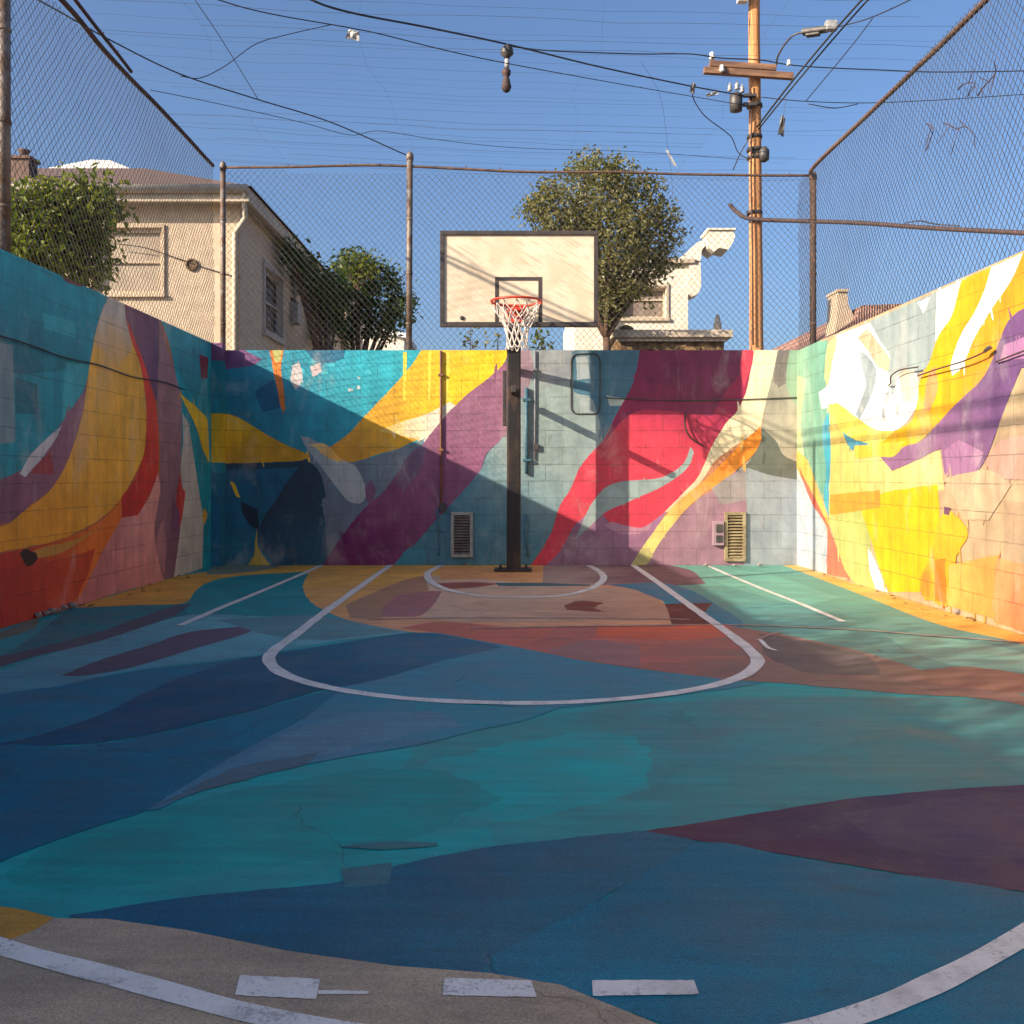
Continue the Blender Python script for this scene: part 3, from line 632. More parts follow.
key = [(-1.447, 11.99), (-1.45, 9.5), (-1.45, 7.8), (-1.44, 6.6)]+[(rk*math.cos(a)*1.005+.03*math.sin(a), yc-rk*math.sin(a)) for a in [math.pi-math.pi*i/14 for i in range(15)]]+[(1.45, 6.6), (1.45, 7.8), (1.45, 9.5), (1.44, 11.99)]
stripe(key, .074, .0042, 6)
stripe(fl_px((322, 565.5), (270, 588), (225, 606.5), (180, 626)), .06)
stripe(fl_px((704, 564.5), (752, 585), (800, 604), (843, 622)), .05)
stripe(fl_px((441, 565.5), (428, 573), (430, 581), (445, 589), (475, 595.5), (515, 597.5), (560, 596), (590, 589), (603, 580), (601, 573), (589, 565.5)), .075)
stripe(fl_px((370, 620), (420, 618.5), (520, 618), (640, 619), (690, 620)), .035, .0044, mi=1)
stripe(fl_px((470, 629), (560, 627), (640, 626), (725, 625), (850, 630), (930, 636), (1060, 646)), .035, .0046, mi=1)
stripe(fl_px((755, 641), (768, 636), (782, 632)), .024, mi=1)
stripe(fl_px((760, 640), (768, 648), (776, 651)), .03, .0048)
stripe([(-3.2, 4.2), (-2.6, 3.4), (-1.9, 2.72), (-1.5, 2.44), (-1.15, 2.255), (-.90, 2.14), (-.70, 2.05), (-.5, 1.965), (-.3, 1.90), (0, 1.84), (.3, 1.845), (.5, 1.895), (.68, 1.965), (.88, 2.085), (1.1, 2.245), (1.4, 2.50), (1.9, 3.0), (2.5, 3.8)], .060)
def dash(a, b, c, d):
    P = [Vector(on_floor(*q)) for q in (a, b, c, d)]
    n = 14; top = []; bot = []
    for i in range(n+1):
        t = i/n; e = (rnd.uniform(-.0015, .0015), rnd.uniform(-.0015, .0015))
        u = P[0].lerp(P[1], t); w = P[3].lerp(P[2], t)
        top.append((u.x, u.y+e[0], .0043)); bot.append((w.x, w.y+e[1], .0043))
    for i in range(n): L.quad(bot[i], bot[i+1], top[i+1], top[i])
dash((240, 977), (320, 981), (316, 1001), (235, 997)); dash((318, 992), (369, 993), (368, 996), (318, 996))
dash((444, 980), (531, 982), (537, 999), (443, 997)); dash((592, 982), (694, 982), (699, 996), (593, 998))
m2 = simple('faded line paint', (.50, .37, .32), (.34, .20, .17), 9, .7)
tag(L.build('court_lines', [m, m2]), kind='structure')
# ================================================================ shared materials
M_STEEL = simple('weathered galvanised steel', (.22, .19, .17), (.13, .075, .045), 9, .6, .35, bmp=.3)
M_RUST = simple('rusty steel', (.16, .09, .06), (.09, .055, .042), 12, .75, .2, bmp=.4)
M_DARKRUST = simple('dark rusty pipe', (.085, .045, .04), (.045, .03, .03), 12, .75, .2, bmp=.4)
M_WIRE = simple('chain link wire', (.095, .09, .095), (.06, .05, .048), 5, .55, .4, bmp=0)
M_BLACK = simple('black rubber cable', (.014, .014, .016), (.025, .024, .024), 8, .5, bmp=.2)
M_POLEB = simple('scuffed black pole paint', (.018, .016, .016), (.085, .05, .032), 5, .5, .2, bmp=.25, stretch=(1, 1, .35), lo=.45, hi=.75)
M_FRAME = simple('dark painted steel', (.028, .024, .026), (.055, .042, .038), 12, .55, bmp=.2)
M_RIM = simple('orange rim paint', (.62, .055, .02), (.45, .04, .02), 15, .45, bmp=.2)
M_NET = simple('white nylon cord', (.74, .68, .62), (.52, .46, .42), 30, .9, bmp=0)
M_GLASS, nt, p = mat('window glass'); p.inputs['Base Color'].default_value = (.02, .022, .026, 1); p.inputs['Roughness'].default_value = .08
M_PORC = simple('white porcelain', (.75, .74, .72), (.6, .58, .55), 8, .3, bmp=0)
M_DGREY = simple('dark grey metal housing', (.05, .048, .05), (.09, .08, .075), 10, .5, .3)
M_LGREY = simple('pale grey metal housing', (.36, .36, .36), (.24, .24, .24), 10, .5, .1)
M_PIPEB = simple('blue painted pipe', (.06, .16, .22), (.04, .11, .16), 9, .5)

# ================================================================ parts of the back wall
def on_b(px, py, o=0): u, v = on_back(px, py); return Vector((u, WB-.012-o, v))
loc0 = Vector((0, WB, 0))
def wallpart(mb, name, m, parent=bw, base=loc0):
    o = mb.build(name, m); o.data.transform(Matrix.Translation(-Vector(base))); o.parent = parent; return o
def box_b(mb, x0, y0, x1, y1, d0, d1, bev=0, mi=0):
    a = on_b(x0, y1); b = on_b(x1, y0)
    mb.box((a.x, WB-d1, a.z), (b.x, WB-d0, b.z), mi, None, bev)
M_VENT = simple('tan vent metal', (.36, .29, .17), (.22, .16, .09), 14, .6)
M_VENT2 = simple('grey brown vent metal', (.21, .18, .16), (.14, .11, .10), 14, .6)
M_VFR = simple('pale vent frame', (.32, .34, .33), (.24, .24, .22), 14, .6)
M_HOLE = simple('dark duct', (.012, .012, .012), (.02, .02, .02), 3, .9)
for (x0, y0, x1, y1, fm, lm, lab) in ((451, 512, 473, 557, M_VFR, M_VENT2, 'grey louvred vent'), (724, 512, 745, 561, M_VENT, M_VENT, 'tan louvred vent')):
    f = MB()
    for q in ((x0, y0, x1, y0+3), (x0, y1-3, x1, y1), (x0, y0+3, x0+3, y1-3), (x1-3, y0+3, x1, y1-3)): box_b(f, *q, .004, .045)
    fr = wallpart(f, 'vent', fm); tag(fr, lab)
    b = MB(); box_b(b, x0+3, y0+3, x1-3, y1-3, .010, .016); wallpart(b, 'backing', M_HOLE, fr, (0, 0, 0)).data.transform(Matrix.Translation(-loc0))
    s = MB(); k = 14; a, c = on_b(x0+3, y1-3), on_b(x1-3, y0+3)
    for i in range(k):
        z = a.z+(c.z-a.z)*(i+.5)/k; h = (c.z-a.z)/k
        Mx = Matrix.Translation((0, WB-.028, z)) @ Matrix.Rotation(R(38), 4, 'X')
        s.box((a.x, -.017, -.002), (c.x, .017, .002), 0, Mx)
    wallpart(s, 'louvre', lm, fr, (0, 0, 0)).data.transform(Matrix.Translation(-loc0))
M_BOXP = simple('mauve painted box', (.38, .25, .30), (.3, .2, .24), 9, .5)
b = MB(); box_b(b, 712, 521, 723, 545, .003, .07, .006); ub = wallpart(b, 'outlet_box', M_BOXP)
b = MB(); box_b(b, 715, 524, 721, 532, .072, .080); box_b(b, 715, 535, 721, 542, .072, .080)
wallpart(b, 'outlet_cover', M_DGREY, ub, loc0)
def conduit(name, pts, r, m, clips=()):
    t = MB(); t.tube([on_b(x, y, r+o) for x, y, o in pts], r, 8); o = wallpart(t, name, m)
    if clips:
        c = MB()
        for (x, y) in clips:
            q = on_b(x, y); c.box((q.x-r*2.2, WB-2*r-.018, q.z-.014), (q.x+r*2.2, WB-.003, q.z+.014))
        wallpart(c, 'pipe_clip', m, o, loc0)
    return o
M_CONR = simple('brown painted conduit', (.22, .10, .05), (.14, .06, .06), 6, .6); M_CONG = simple('grey painted conduit', (.26, .24, .27), (.18, .2, .24), 6, .6)
tag(conduit('conduit', [(441, 351, 0), (441, 420, 0), (441, 508, 0)], .014, M_CONR, [(441, 375), (441, 450), (441, 505)]), 'thin brown conduit')
tag(conduit('conduit', [(438, 508, 0), (438, 530, 0), (440, 545, 0), (439, 556, 0)], .010, M_PIPEB, [(438, 515), (439, 530)]), 'short blue conduit')
tag(conduit('conduit', [(535, 351, 0), (535, 405, 0), (534.5, 460, 0)], .010, M_CONG, [(535, 370), (535, 445)]), 'thin grey conduit')
tag(conduit('blue_pipe', [(526.5, 388, 0), (526.5, 430, 0), (526.5, 474, 0)], .022, M_PIPEB, [(526.5, 400), (526.5, 460)]), 'thick blue pipe end beside the hoop pole')
tag(conduit('conduit', [(526, 515, 0), (526, 540, 0), (528, 556, 0)], .012, M_PIPEB, [(526, 522)]), 'low blue conduit')
b = MB(); box_b(b, 440, 503, 446, 511, .002, .05, .004); wallpart(b, 'junction_box', M_DGREY)
b = MB(); box_b(b, 533, 444, 538, 450, .002, .05, .004); wallpart(b, 'junction_box', M_DGREY)
# rounded raised rim of a blocked-up hatch
f = MB(); pts = []
for (cx, cy, a0) in ((594, 362, 0), (577, 362, 90), (577, 406, 180), (594, 406, 270)):
    for i in range(5):
        a = R(a0+90*i/4); pts.append(on_b(cx+6*math.cos(a), cy-8*math.sin(a)))
f.tube(pts, .008, 6, closed=True)
tag(wallpart(f, 'hatch_rim', M_DGREY), 'rounded rim of a blocked hatch')

def px_wire(name, pts, r, m, label, cat='cable', sides=5, sub=8, group=None):
    """a cable through measured points (picture column, row, distance)"""
    P = smooth_line([at(*q) for q in pts], sub)
    t = MB(); t.tube(P, r, sides); o = t.build(name, m); recentre(o, P[len(P)//2]); return tag(o, label, cat, group)
# cables on the walls
t = MB(); P = smooth_line([on_b(x, y, .006) for x, y in ((606, 398), (650, 400), (700, 400.5), (760, 399), (800, 397.5))], 8); t.tube(P, .007, 6)
tag(recentre(t.build('wall_cable', M_DGREY), P[20]), 'thin grey cable strung straight across the crimson mural behind the hoop', 'cable')
t = MB(); P = smooth_line([on_b(x, y, o) for x, y, o in ((686, 413, .01), (684, 424, .04), (687, 434, .05), (694, 441, .03), (703, 446, .01))], 8); t.tube(P, .010, 6)
tag(recentre(t.build('wall_cable', M_BLACK), P[20]), 'short black curl of cable sticking out of the crimson mural', 'cable')
t = MB(); P = []
for x, y in ((-300, 245), (-150, 292), (0, 337), (30, 347), (62, 357), (95, 366), (130, 376), (160, 383), (182, 389)):
    u, v = on_left(x, y); P.append((WL+.030, u, v+.012*math.sin(x*.09)))
P = smooth_line(P, 8); t.tube(P, .0065, 6)
tag(recentre(t.build('wall_cable', M_BLACK), P[30]), 'black cable sagging along the shaded teal and amber wall', 'cable')
for pts, lab in ((((890, 386, .01), (897, 383, .05), (899, 376, .06), (908, 370, .06), (925, 367, .05)), 'bent dark rod hooked into the white patch of the sunlit wall'),
                 (((922, 376, .03), (945, 369, .05), (970, 362, .06), (990, 354, .06), (1000, 348, .05)), 'thin dark rod slanting across the yellow sweep of the sunlit wall'),
                 (((1000, 362, .02), (1024, 353, .03), (1090, 330, .04), (1200, 300, .05)), 'dark rod crossing the purple patch at the sunlit wall edge')):
    P = []
    for x, y, o in pts: u, v = on_right(x, y); P.append((WR-o-.008, u, v))
    t = MB(); P = smooth_line(P, 8); t.tube(P, .006, 6)
    o = t.build('wall_rod', M_DARKRUST); recentre(o, P[10]); tag(o, lab, 'rod', 'loose rods on the sunlit wall')
u, v = on_right(996, 349); t = MB(); t.lathe([(.004, -.06), (.013, -.04), (.015, .03), (.005, .05)], (WR-.06, u, v), 8, M=Matrix.Rotation(R(75), 3, 'X'))
o = recentre(t.build('rod_clamp', M_DGREY), (WR-.05, u, v)); tag(o, 'dark clamp at the end of the slanting rod on the sunlit wall', 'clamp')

# ================================================================ basketball hoop
YB = 10.93; YP = 11.29
hoop = empty('basketball_hoop', (.02, YP, 0), 0, 'basketball hoop with a scuffed, shade-streaked white backboard on a black pole', 'basketball hoop')
def hp(mb, name, m, parent=hoop):
    o = mb.build(name, m); o.data.transform(Matrix.Translation((-.02, -YP, 0))); o.parent = parent; return o
q = MB(); q.box((.02-.078, YP-.078, .0105), (.02+.078, YP+.078, 3.45), 0, None, .018); pole = hp(q, 'pole', M_POLEB)
q = MB(); q.box((.02-.22, YP-.16, .0098), (.02+.20, YP+.16, .026), 0, None, .004)
for sx in (-.15, .14):
    for sy in (-.11, .11): q.lathe([(.018, 0), (.018, .022), (.008, .024), (.008, .045)], (.02+sx, YP+sy, .026), 8)
hp(q, 'base_plate', M_FRAME)
q = MB()
q.box((-.105, YP-.045, 1.62), (-.062, YP+.045, 2.24), 0, None, .008); hp(q, 'pole_splice', M_FRAME)
def bb(px, py): v = at(px, py, YB); return v.x, v.z
x0, z1 = bb(440, 231); x1, z0 = bb(598, 327)
# weathered board with painted shade streaks
m, nt, p = mat('weathered white board with shade streaks'); v = pos(nt, (1, 1, 1))
c = mixc(nt, ramp(nt, nz(nt, v, 3, 6, .6), .35, .65), (.64, .56, .43), (.53, .445, .32))
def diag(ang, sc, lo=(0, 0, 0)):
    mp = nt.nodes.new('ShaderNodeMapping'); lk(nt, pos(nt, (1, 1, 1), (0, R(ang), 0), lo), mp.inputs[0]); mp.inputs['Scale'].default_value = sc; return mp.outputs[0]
shade_streak = nz(nt, diag(-31, (1.3, 1, 16)), 2.2, 7, .7)  # shadows of wires and branches, coloured into the board as diagonal streaks
c = mixc(nt, mathn(nt, 'MULTIPLY', ramp(nt, shade_streak, .52, .68), .6), c, (.34, .25, .16))
shade_streak2 = nz(nt, diag(-34, (1.6, 1, 36), (3, 0, 1)), 3.0, 5, .7)
c = mixc(nt, mathn(nt, 'MULTIPLY', ramp(nt, shade_streak2, .56, .66), .7), c, (.34, .25, .17))
gr = nz(nt, v, 5, 7, .7, .4); c = mixc(nt, mathn(nt, 'MULTIPLY', ramp(nt, gr, .60, .74), .5), c, (.38, .29, .20))
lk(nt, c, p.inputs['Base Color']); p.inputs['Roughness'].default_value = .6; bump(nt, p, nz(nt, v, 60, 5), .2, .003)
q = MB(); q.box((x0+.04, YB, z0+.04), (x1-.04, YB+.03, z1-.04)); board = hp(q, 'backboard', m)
q = MB(); w = .046
q.box((x0, YB-.022, z0), (x1, YB+.045, z0+w*1.15), 0, None, .006); q.box((x0, YB-.022, z1-w), (x1, YB+.045, z1), 0, None, .006)
q.box((x0, YB-.020, z0+w*1.15+.001), (x0+w, YB+.043, z1-w-.001), 0, None, .004); q.box((x1-w, YB-.020, z0+w*1.15+.001), (x1, YB+.043, z1-w-.001), 0, None, .004)
hp(q, 'frame', M_FRAME, board)
sx0, sz1 = bb(495, 277); sx1, sz0 = bb(542, 322); w = .040
q = MB(); q.box((sx0, YB-.004, sz1-w), (sx1, YB-.0005, sz1)); q.box((sx0, YB-.004, sz0), (sx0+w, YB-.0005, sz1-w)); q.box((sx1-w, YB-.004, sz0), (sx1, YB-.0005, sz1-w))
hp(q, 'target_square', M_FRAME, board)
bx, bz = bb(462, 318); q = MB(); q.lathe([(.024, 0), (.024, .012), (.012, .016)], (bx, YB-.001, bz), 8, M=Matrix.Rotation(R(90), 3, 'X')); hp(q, 'bolt', M_FRAME, board)
# rim
rx, ry, rz, rr = .045, YB-.40, 2.885, .262
q = MB(); q.tube([(rx+rr*math.cos(a), ry+rr*math.sin(a), rz) for a in [2*math.pi*i/40 for i in range(40)]], .013, 8, closed=True); rim = hp(q, 'rim', M_RIM)
q = MB(); q.box((rx-.09, YB-.012, rz-.16), (rx+.09, YB-.001, rz+.035), 0, None, .004)
q.box((rx-.045, ry+rr-.01, rz-.05), (rx+.045, YB-.013, rz-.014), 0, None, .004)
for s in (-1, 1): q.tube([(rx+s*.07, YB-.015, rz-.10), (rx+s*.12, ry+rr*.90, rz-.008)], .011, 6); q.tube([(rx+s*.08, YB-.015, rz), (rx+s*.19, ry+rr*.68, rz)], .011, 6)
hp(q, 'rim_bracket', M_RIM, rim)
q = MB()
for k in range(12):
    q = MB(); a = 2*math.pi*k/12; q.tube([(rx+rr*math.cos(a), ry+rr*math.sin(a), rz-.012), (rx+(rr-.012)*math.cos(a), ry+(rr-.012)*math.sin(a), rz-.035)], .006, 4); hp(q, 'net_hook', M_RIM, rim)
q = MB(); rows = 6; prof = [(.246, -.03), (.205, -.12), (.160, -.20), (.125, -.28), (.110, -.36), (.108, -.44), (.112, -.50)]
def netp(k, j):
    r_, z = prof[j]; a = 2*math.pi*(k+(.5 if j % 2 else 0))/12+.06*math.sin(3*k+j)
    return Vector((rx+.012*j/6+r_*math.cos(a)*(1+.08*math.sin(k*2.3+j)), ry+r_*math.sin(a), rz+z+.012*math.sin(k*1.7+j*2)))
for j in range(rows):
    for k in range(12):
        a = netp(k, j); k2 = (k, k+1) if j % 2 else (k-1, k)
        for kk in k2:
            b = netp(kk % 12 if (kk % 12) == kk else kk, j+1); mid = (a+b)/2+Vector((0, 0, -.008))
            q.tube([a, mid, b], .0065, 4, cap=False)
hp(q, 'net', M_NET)
# carriers between pole, wall and board
q = MB()
for s in (-1, 1):
    q.box((.02+s*.10-.022, YB+.046, 2.86), (.02+s*.10+.022, YP+.02, 2.92), 0, None, .004); q.box((.02+s*.10-.022, YB+.046, 3.30), (.02+s*.10+.022, YP+.02, 3.36), 0, None, .004)
q.box((-.32, YB+.031, 2.82), (-.27, YB+.060, 3.55)); q.box((.30, YB+.031, 2.82), (.35, YB+.060, 3.55)); q.box((-.32, YB+.061, 2.86), (.35, YB+.09, 2.93)); q.box((-.32, YB+.061, 3.30), (.35, YB+.09, 3.37))
hp(q, 'carrier', M_FRAME)
q = MB(); q.tube([(.03, WB-.01, 2.31), (.03, YB+.06, 2.76)], .046, 8); hp(q, 'wall_brace', M_FRAME)
q = MB(); q.box((-.01, YP-.44, 1.965), (.045, YP-.06, 2.035), 0, None, .006); q.box((-.01, YP+.08, 1.965), (.045, 11.80, 2.035), 0, None, .006); hp(q, 'stub_bar', M_FRAME)

# ================================================================ chain link fences
def fence_mesh(mb, A, B, zA, zB, p=.076, r=.0024, seed=0, bulge=.055):
    A, B = Vector(A), Vector(B); Lh = (B-A).length; U = (B-A)/Lh; Nn = Vector((U.y, -U.x, 0))
    def pt(s, h):
        z0 = A.z+(B.z-A.z)*s/Lh; top = zA+(zB-zA)*s/Lh
        t = (h-0)/(top-z0)
        w = noise.noise_vector(Vector((s*.55+seed, h*.7, 3))); w2 = noise.noise_vector(Vector((s*2.6, h*2.6, seed)))
        e = math.sin(math.pi*min(max(t, 0), 1))
        return A+U*(s+.03*w.x*e+.018*w2.x)+Vector((0, 0, h+(.045*w.y+.018*w2.y)*e))+Nn*(bulge*w.z*e*1.6)
    hmax = lambda s: (zA+(zB-zA)*s/Lh)-(A.z+(B.z-A.z)*s/Lh)-.02
    asp = 1.12; hm = max(hmax(0), hmax(Lh)); step = p*.5
    for sgn in (1, -1):
        n0 = int(-hm/asp/p)-1 if sgn > 0 else 0
        n1 = int(Lh/p)+1 if sgn > 0 else int((Lh+hm/asp)/p)+1
        for i in range(n0, n1+1):
            s0 = i*p+.012*noise.noise(Vector((i*.7, seed, sgn))); P = []
            k = 0
            while True:
                h = k*step*asp; s = s0+sgn*k*step
                if h > hm+.05: break
                if 0 <= s <= Lh and h <= hmax(s): P.append(pt(s, h))
                elif P: break
                k += 1
            if len(P) > 1: mb.tube(P[::2]+([P[-1]] if len(P) % 2 == 0 else []), r, 3, cap=False, smooth=False)
def post(parent, p, z1, r, m=M_STEEL, lean=0.0):
    q = MB(); q.tube([(0, 0, 0), (lean*.5, 0, (z1-p[2])*.5), (lean, 0, z1-p[2])], r, 10)
    q.lathe([(r*1.18, -.05), (r*1.22, 0), (r*.9, .035), (.006, .06)], (lean, 0, z1-p[2]), 10)
    for h in (.35, .95, 1.6):
        if h < z1-p[2]-.1: q.lathe([(r*1.12, -.012), (r*1.12, .012)], (lean*h/(z1-p[2]), 0, h), 10)
    o = q.build('post', m); o.parent = parent; o.location = Vector(p)-parent.location; return o
def rail(parent, pts, r, m=M_RUST, name='top_rail'):
    q = MB(); P = smooth_line(pts, 6)
    P = [Vector(v)+Vector((0, 0, .012*noise.noise(Vector(v)*1.3))) for v in P]
    q.tube(P, r, 8)
    for i, v in enumerate(P):                                # tie wires and twisted mesh ends along the rail
        if i % 2 == 0: q.tube([v+Vector((0, 0, r*1.1)), v+Vector((0, 0, r*1.1+rnd.uniform(.005, .03)))], .005, 4)
    o = q.build(name, m); o.data.transform(Matrix.Translation(-parent.location)); o.parent = parent; return o
def linkpart(parent, *a, **k):
    q = MB(); fence_mesh(q, *a, **k); o = q.build('chain_link', M_WIRE); o.data.transform(Matrix.Translation(-parent.location)); o.parent = parent; return o
# back
YF = WB+.10
bf = empty('chain_link_fence', (0, YF, TOPB), 0, 'rusty chain link fence on the back wall behind the hoop', 'fence')
def bz_(py): return H+(HY-py)*YF/F
def bx_(px): return (px-512)*YF/F
post(bf, (bx_(223), YF, TOPB-.02), bz_(166), .033); post(bf, (bx_(409), YF, TOPB-.02), bz_(156), .037, lean=.01); post(bf, (bx_(813), YF, TOPB-.02), bz_(176), .040, M_RUST)
rail(bf, [(bx_(223), YF, bz_(168)), (bx_(320), YF, bz_(166)), (bx_(409), YF, bz_(166)), (bx_(500), YF, bz_(171)), (bx_(640), YF, bz_(173)), (bx_(740), YF, bz_(175)), (bx_(813), YF, bz_(176))], .016)
linkpart(bf, (bx_(223), YF-.03, TOPB), (bx_(813), YF-.03, TOPB), bz_(168), bz_(175), seed=1)
# left
XL = WL-.05
zl0, zl1 = bz_(166), 4.84
lf = empty('chain_link_fence', (XL, 6, TOPL), 0, 'tall chain link fence on the shaded teal wall', 'fence')
for y, r in ((7.12, .046), (2.3, .045), (-3.9, .045)): post(lf, (XL, y, TOPL-.02), zl1, r)
rail(lf, [(XL, YF, zl0), (XL, 10.4, zl0+.02), (XL, 9, 4.80), (XL+.02, 8, 4.83), (XL, 6, zl1), (XL, 2, zl1), (XL, -4, zl1)], .022, M_DARKRUST)
rail(lf, [(XL+.04, 9.4, 4.83), (XL+.06, 8.4, 4.88), (XL+.05, 7.6, 4.95), (XL, 6.5, 4.98), (XL, 4, 5.0), (XL, 0, 5.0)], .016, M_DARKRUST, 'second_rail')
linkpart(lf, (XL+.03, YF-.05, TOPL), (XL+.03, -4, TOPL), zl0, zl1, seed=4)
# right
XR = WR+.06
rf = empty('chain_link_fence', (XR, 6, TOPR), 0, 'tall chain link fence on the sunlit yellow wall', 'fence')
zr = 4.52
for y in (5.2, .5, -3.9): post(rf, (XR, y, TOPR-.02), zr, .045)
rail(rf, [(bx_(813), YF, bz_(176)), (XR, 11.5, 4.60), (XR, 9.5, 4.56), (XR, 7.5, zr), (XR, 4, zr), (XR, -4, zr)], .022)
linkpart(rf, (XR-.03, YF-.05, TOPR), (XR-.03, -4, TOPR), 4.60, zr, seed=9)

# dead stems caught in the right fence
def twig(pts, label, r=.006):
    q = MB(); d = XR-.06
    P = [Vector((d, d*F/(x-512), H+(HY-y)*(d*F/(x-512))/F)) for x, y in pts]
    P = smooth_line(P, 5); P = [v+Vector((-.02*abs(noise.noise(v*4)), .02*noise.noise(v*5), .02*noise.noise(v*6))) for v in P]
    q.tube(P, [r*(1-.6*i/len(P)) for i in range(len(P))], 5)
    for i in range(3, len(P), 4):
        a = Vector((rnd.uniform(-.06, .0), rnd.uniform(-.16, .16), rnd.uniform(-.16, .12))); q.tube([P[i], P[i]+a*.6, P[i]+a], [r*.6, r*.5, r*.25], 4)
    o = q.build('dead_stem', M_DARKRUST); recentre(o, P[len(P)//2]); tag(o, label, 'dead stem', 'dead stems caught in the right fence')
twig([(958, 90), (965, 84), (975, 84), (968, 96)], 'small forked dead stem high in the mesh beside a longer stem')
twig([(978, 97), (985, 86), (994, 76), (996, 72)], 'dead stem slanting upward, nearest the photo edge in the right mesh')
twig([(926, 124), (934, 130), (930, 140), (928, 147)], 'drooping tangle of dead stem lowest in the right mesh')
twig([(945, 122), (955, 128), (966, 126), (976, 136)], 'long crooked dead stem lying level in the right mesh')

# ================================================================ net of thin wires over the court
q = MB(); y = 7.2
while y < 12.0:
    P = []; jz = rnd.uniform(-.06, .06); cut0, cut1 = rnd.choice([(0, 1), (0, 1), (0, .8), (.15, 1), (.05, .95)])
    for i in range(17):
        t = cut0+(cut1-cut0)*i/16; x = XL+(XR-XL)*t
        P.append((x, y+.05*noise.noise(Vector((x*.9, y*3, 2))), 4.80+(4.56-4.80)*t-.05*4*t*(1-t)+jz*.4+.02*noise.noise(Vector((x*1.5, y*2, 0)))))
    q.tube(P, rnd.choice([.0006, .0008, .0011, .0015]), 3, cap=False); y += rnd.uniform(.10, .26)
for x in (-2.6, -1.2, .6, 2.0):
    P = [(x+.3*noise.noise(Vector((x, i*.4, 0))), 7+i*.5, 4.78-(x-XL)*.034) for i in range(11)]; q.tube(P, .0007, 3, cap=False)
o = q.build('overhead_net', M_WIRE); recentre(o, (0, 9.6, 4.7)); tag(o, 'sparse net of thin dark wires stretched over the court between the fences', 'net')

# ================================================================ utility pole and what hangs from it
DP = 20.0
m, nt, p = mat('creosoted pole wood'); v = pos(nt, (1, 1, .04))
c = mixc(nt, ramp(nt, nz(nt, v, 14, 8, .7), .35, .65), (.66, .31, .12), (.40, .16, .06))
c = mixc(nt, ramp(nt, nz(nt, pos(nt, (1, 1, .12)), 6, 7, .7), .56, .68), c, (.055, .03, .02)); lk(nt, c, p.inputs['Base Color']); p.inputs['Roughness'].default_value = .85
bump(nt, p, nz(nt, v, 30, 6, .7), .8, .02)
b0 = at(756.5, 347, DP); b1 = at(754, 0, DP); up = (b1-b0)
base = b0-up*((b0.z+.35)/up.z); top = b1+up*.10
pl = empty('utility_pole', base, 0, 'tall brown timber utility pole with one crossarm beyond the back wall', 'utility pole')
def pp(mb, name, m_, parent=pl):
    o = mb.build(name, m_); o.data.transform(Matrix.Translation(-base)); o.parent = parent; return o
q = MB(); nseg = 24; q.tube([base.lerp(top, i/nseg)+Vector((.012*noise.noise(Vector((i*.5, 0, 0))), 0, 0)) for i in range(nseg+1)], [.155-.045*i/nseg for i in range(nseg+1)], 14); pp(q, 'pole', m)
M_ARM = simple('weathered crossarm wood', (.30, .16, .09), (.12, .065, .045), 7, .85, bmp=.6, stretch=(.2, 1, 1))
ca, cb_ = at(704, 67, DP-.28), at(793, 73, DP-.20); ax = (cb_-ca); Lc = ax.length
Mx = Matrix.Translation((ca+cb_)/2) @ ax.to_track_quat('X', 'Z').to_matrix().to_4x4()
q = MB(); q.box((-Lc/2, -.06, -.13), (Lc/2, .06, -.005), 0, Mx, .01); q.box((-Lc/2+.1, -.07, .005), (Lc/2-.35, .05, .12), 0, Mx, .01); pp(q, 'crossarm', M_ARM)
def insul(at_, s=1.0, rot=None):
    q = MB(); q.lathe([(.015*s, 0), (.055*s, .02*s), (.06*s, .06*s), (.035*s, .075*s), (.05*s, .10*s), (.045*s, .14*s), (.015*s, .16*s)], at_, 10, M=rot); return pp(q, 'insulator', M_PORC)
insul(at(712, 60, DP-.25)); insul(at(722, 72, DP-.36), .9); insul(at(789, 66, DP-.22), .8)
q = MB(); a = at(736, 100, DP-.2); q.lathe([(.04, -.24), (.12, -.22), (.13, -.05), (.125, .10), (.05, .15)], a, 12); tr = pp(q, 'transformer', M_DGREY)
for dx, dz in ((-.12, .17), (.02, .20), (.12, .14)):
    q = MB(); q.lathe([(.03, 0), (.055, .03), (.03, .06), (.05, .09), (.03, .12), (.012, .17)], a+Vector((dx, 0, dz)), 8); pp(q, 'bushing', M_LGREY, tr)
q = MB(); q.box(tuple(a+Vector((.14, -.05, -.12))), tuple(a+Vector((.40, .05, -.06)))); q.box(tuple(a+Vector((.14, -.05, .06))), tuple(a+Vector((.40, .05, .11)))); pp(q, 'mounting_arm', M_DGREY, tr)
q = MB(); a = at(742.5, -1, DP-.15); q.box(tuple(a+Vector((-.10, -.09, -.07))), tuple(a+Vector((.10, .09, .30))), 0, None, .02); pp(q, 'meter_box', M_PORC)
q = MB()
for py, w in ((106, .16), (137, .155), (150, .16), (213, .16), (158, .15)):
    a = at(754.5, py, DP); q = MB(); q.lathe([(w, -.03), (w, .03)], a, 14); pp(q, 'pole_band', M_DGREY)
q = MB(); z = at(753, 120, DP)
q.tube([at(750.5, 85, DP-.16), at(751.5, 120, DP-.17), at(751, 170, DP-.17), at(752.5, 250, DP-.18), at(753, 345, DP-.19)], .018, 6); pp(q, 'riser_pipe', M_DARKRUST)
q = MB(); a = at(764, 152, DP-.1); q.lathe([(.03, -.20), (.10, -.16), (.11, .02), (.05, .10)], a, 10); q.box(tuple(a+Vector((-.25, -.03, -.03))), tuple(a+Vector((0, .03, .03)))); pp(q, 'cable_drum', M_DGREY)
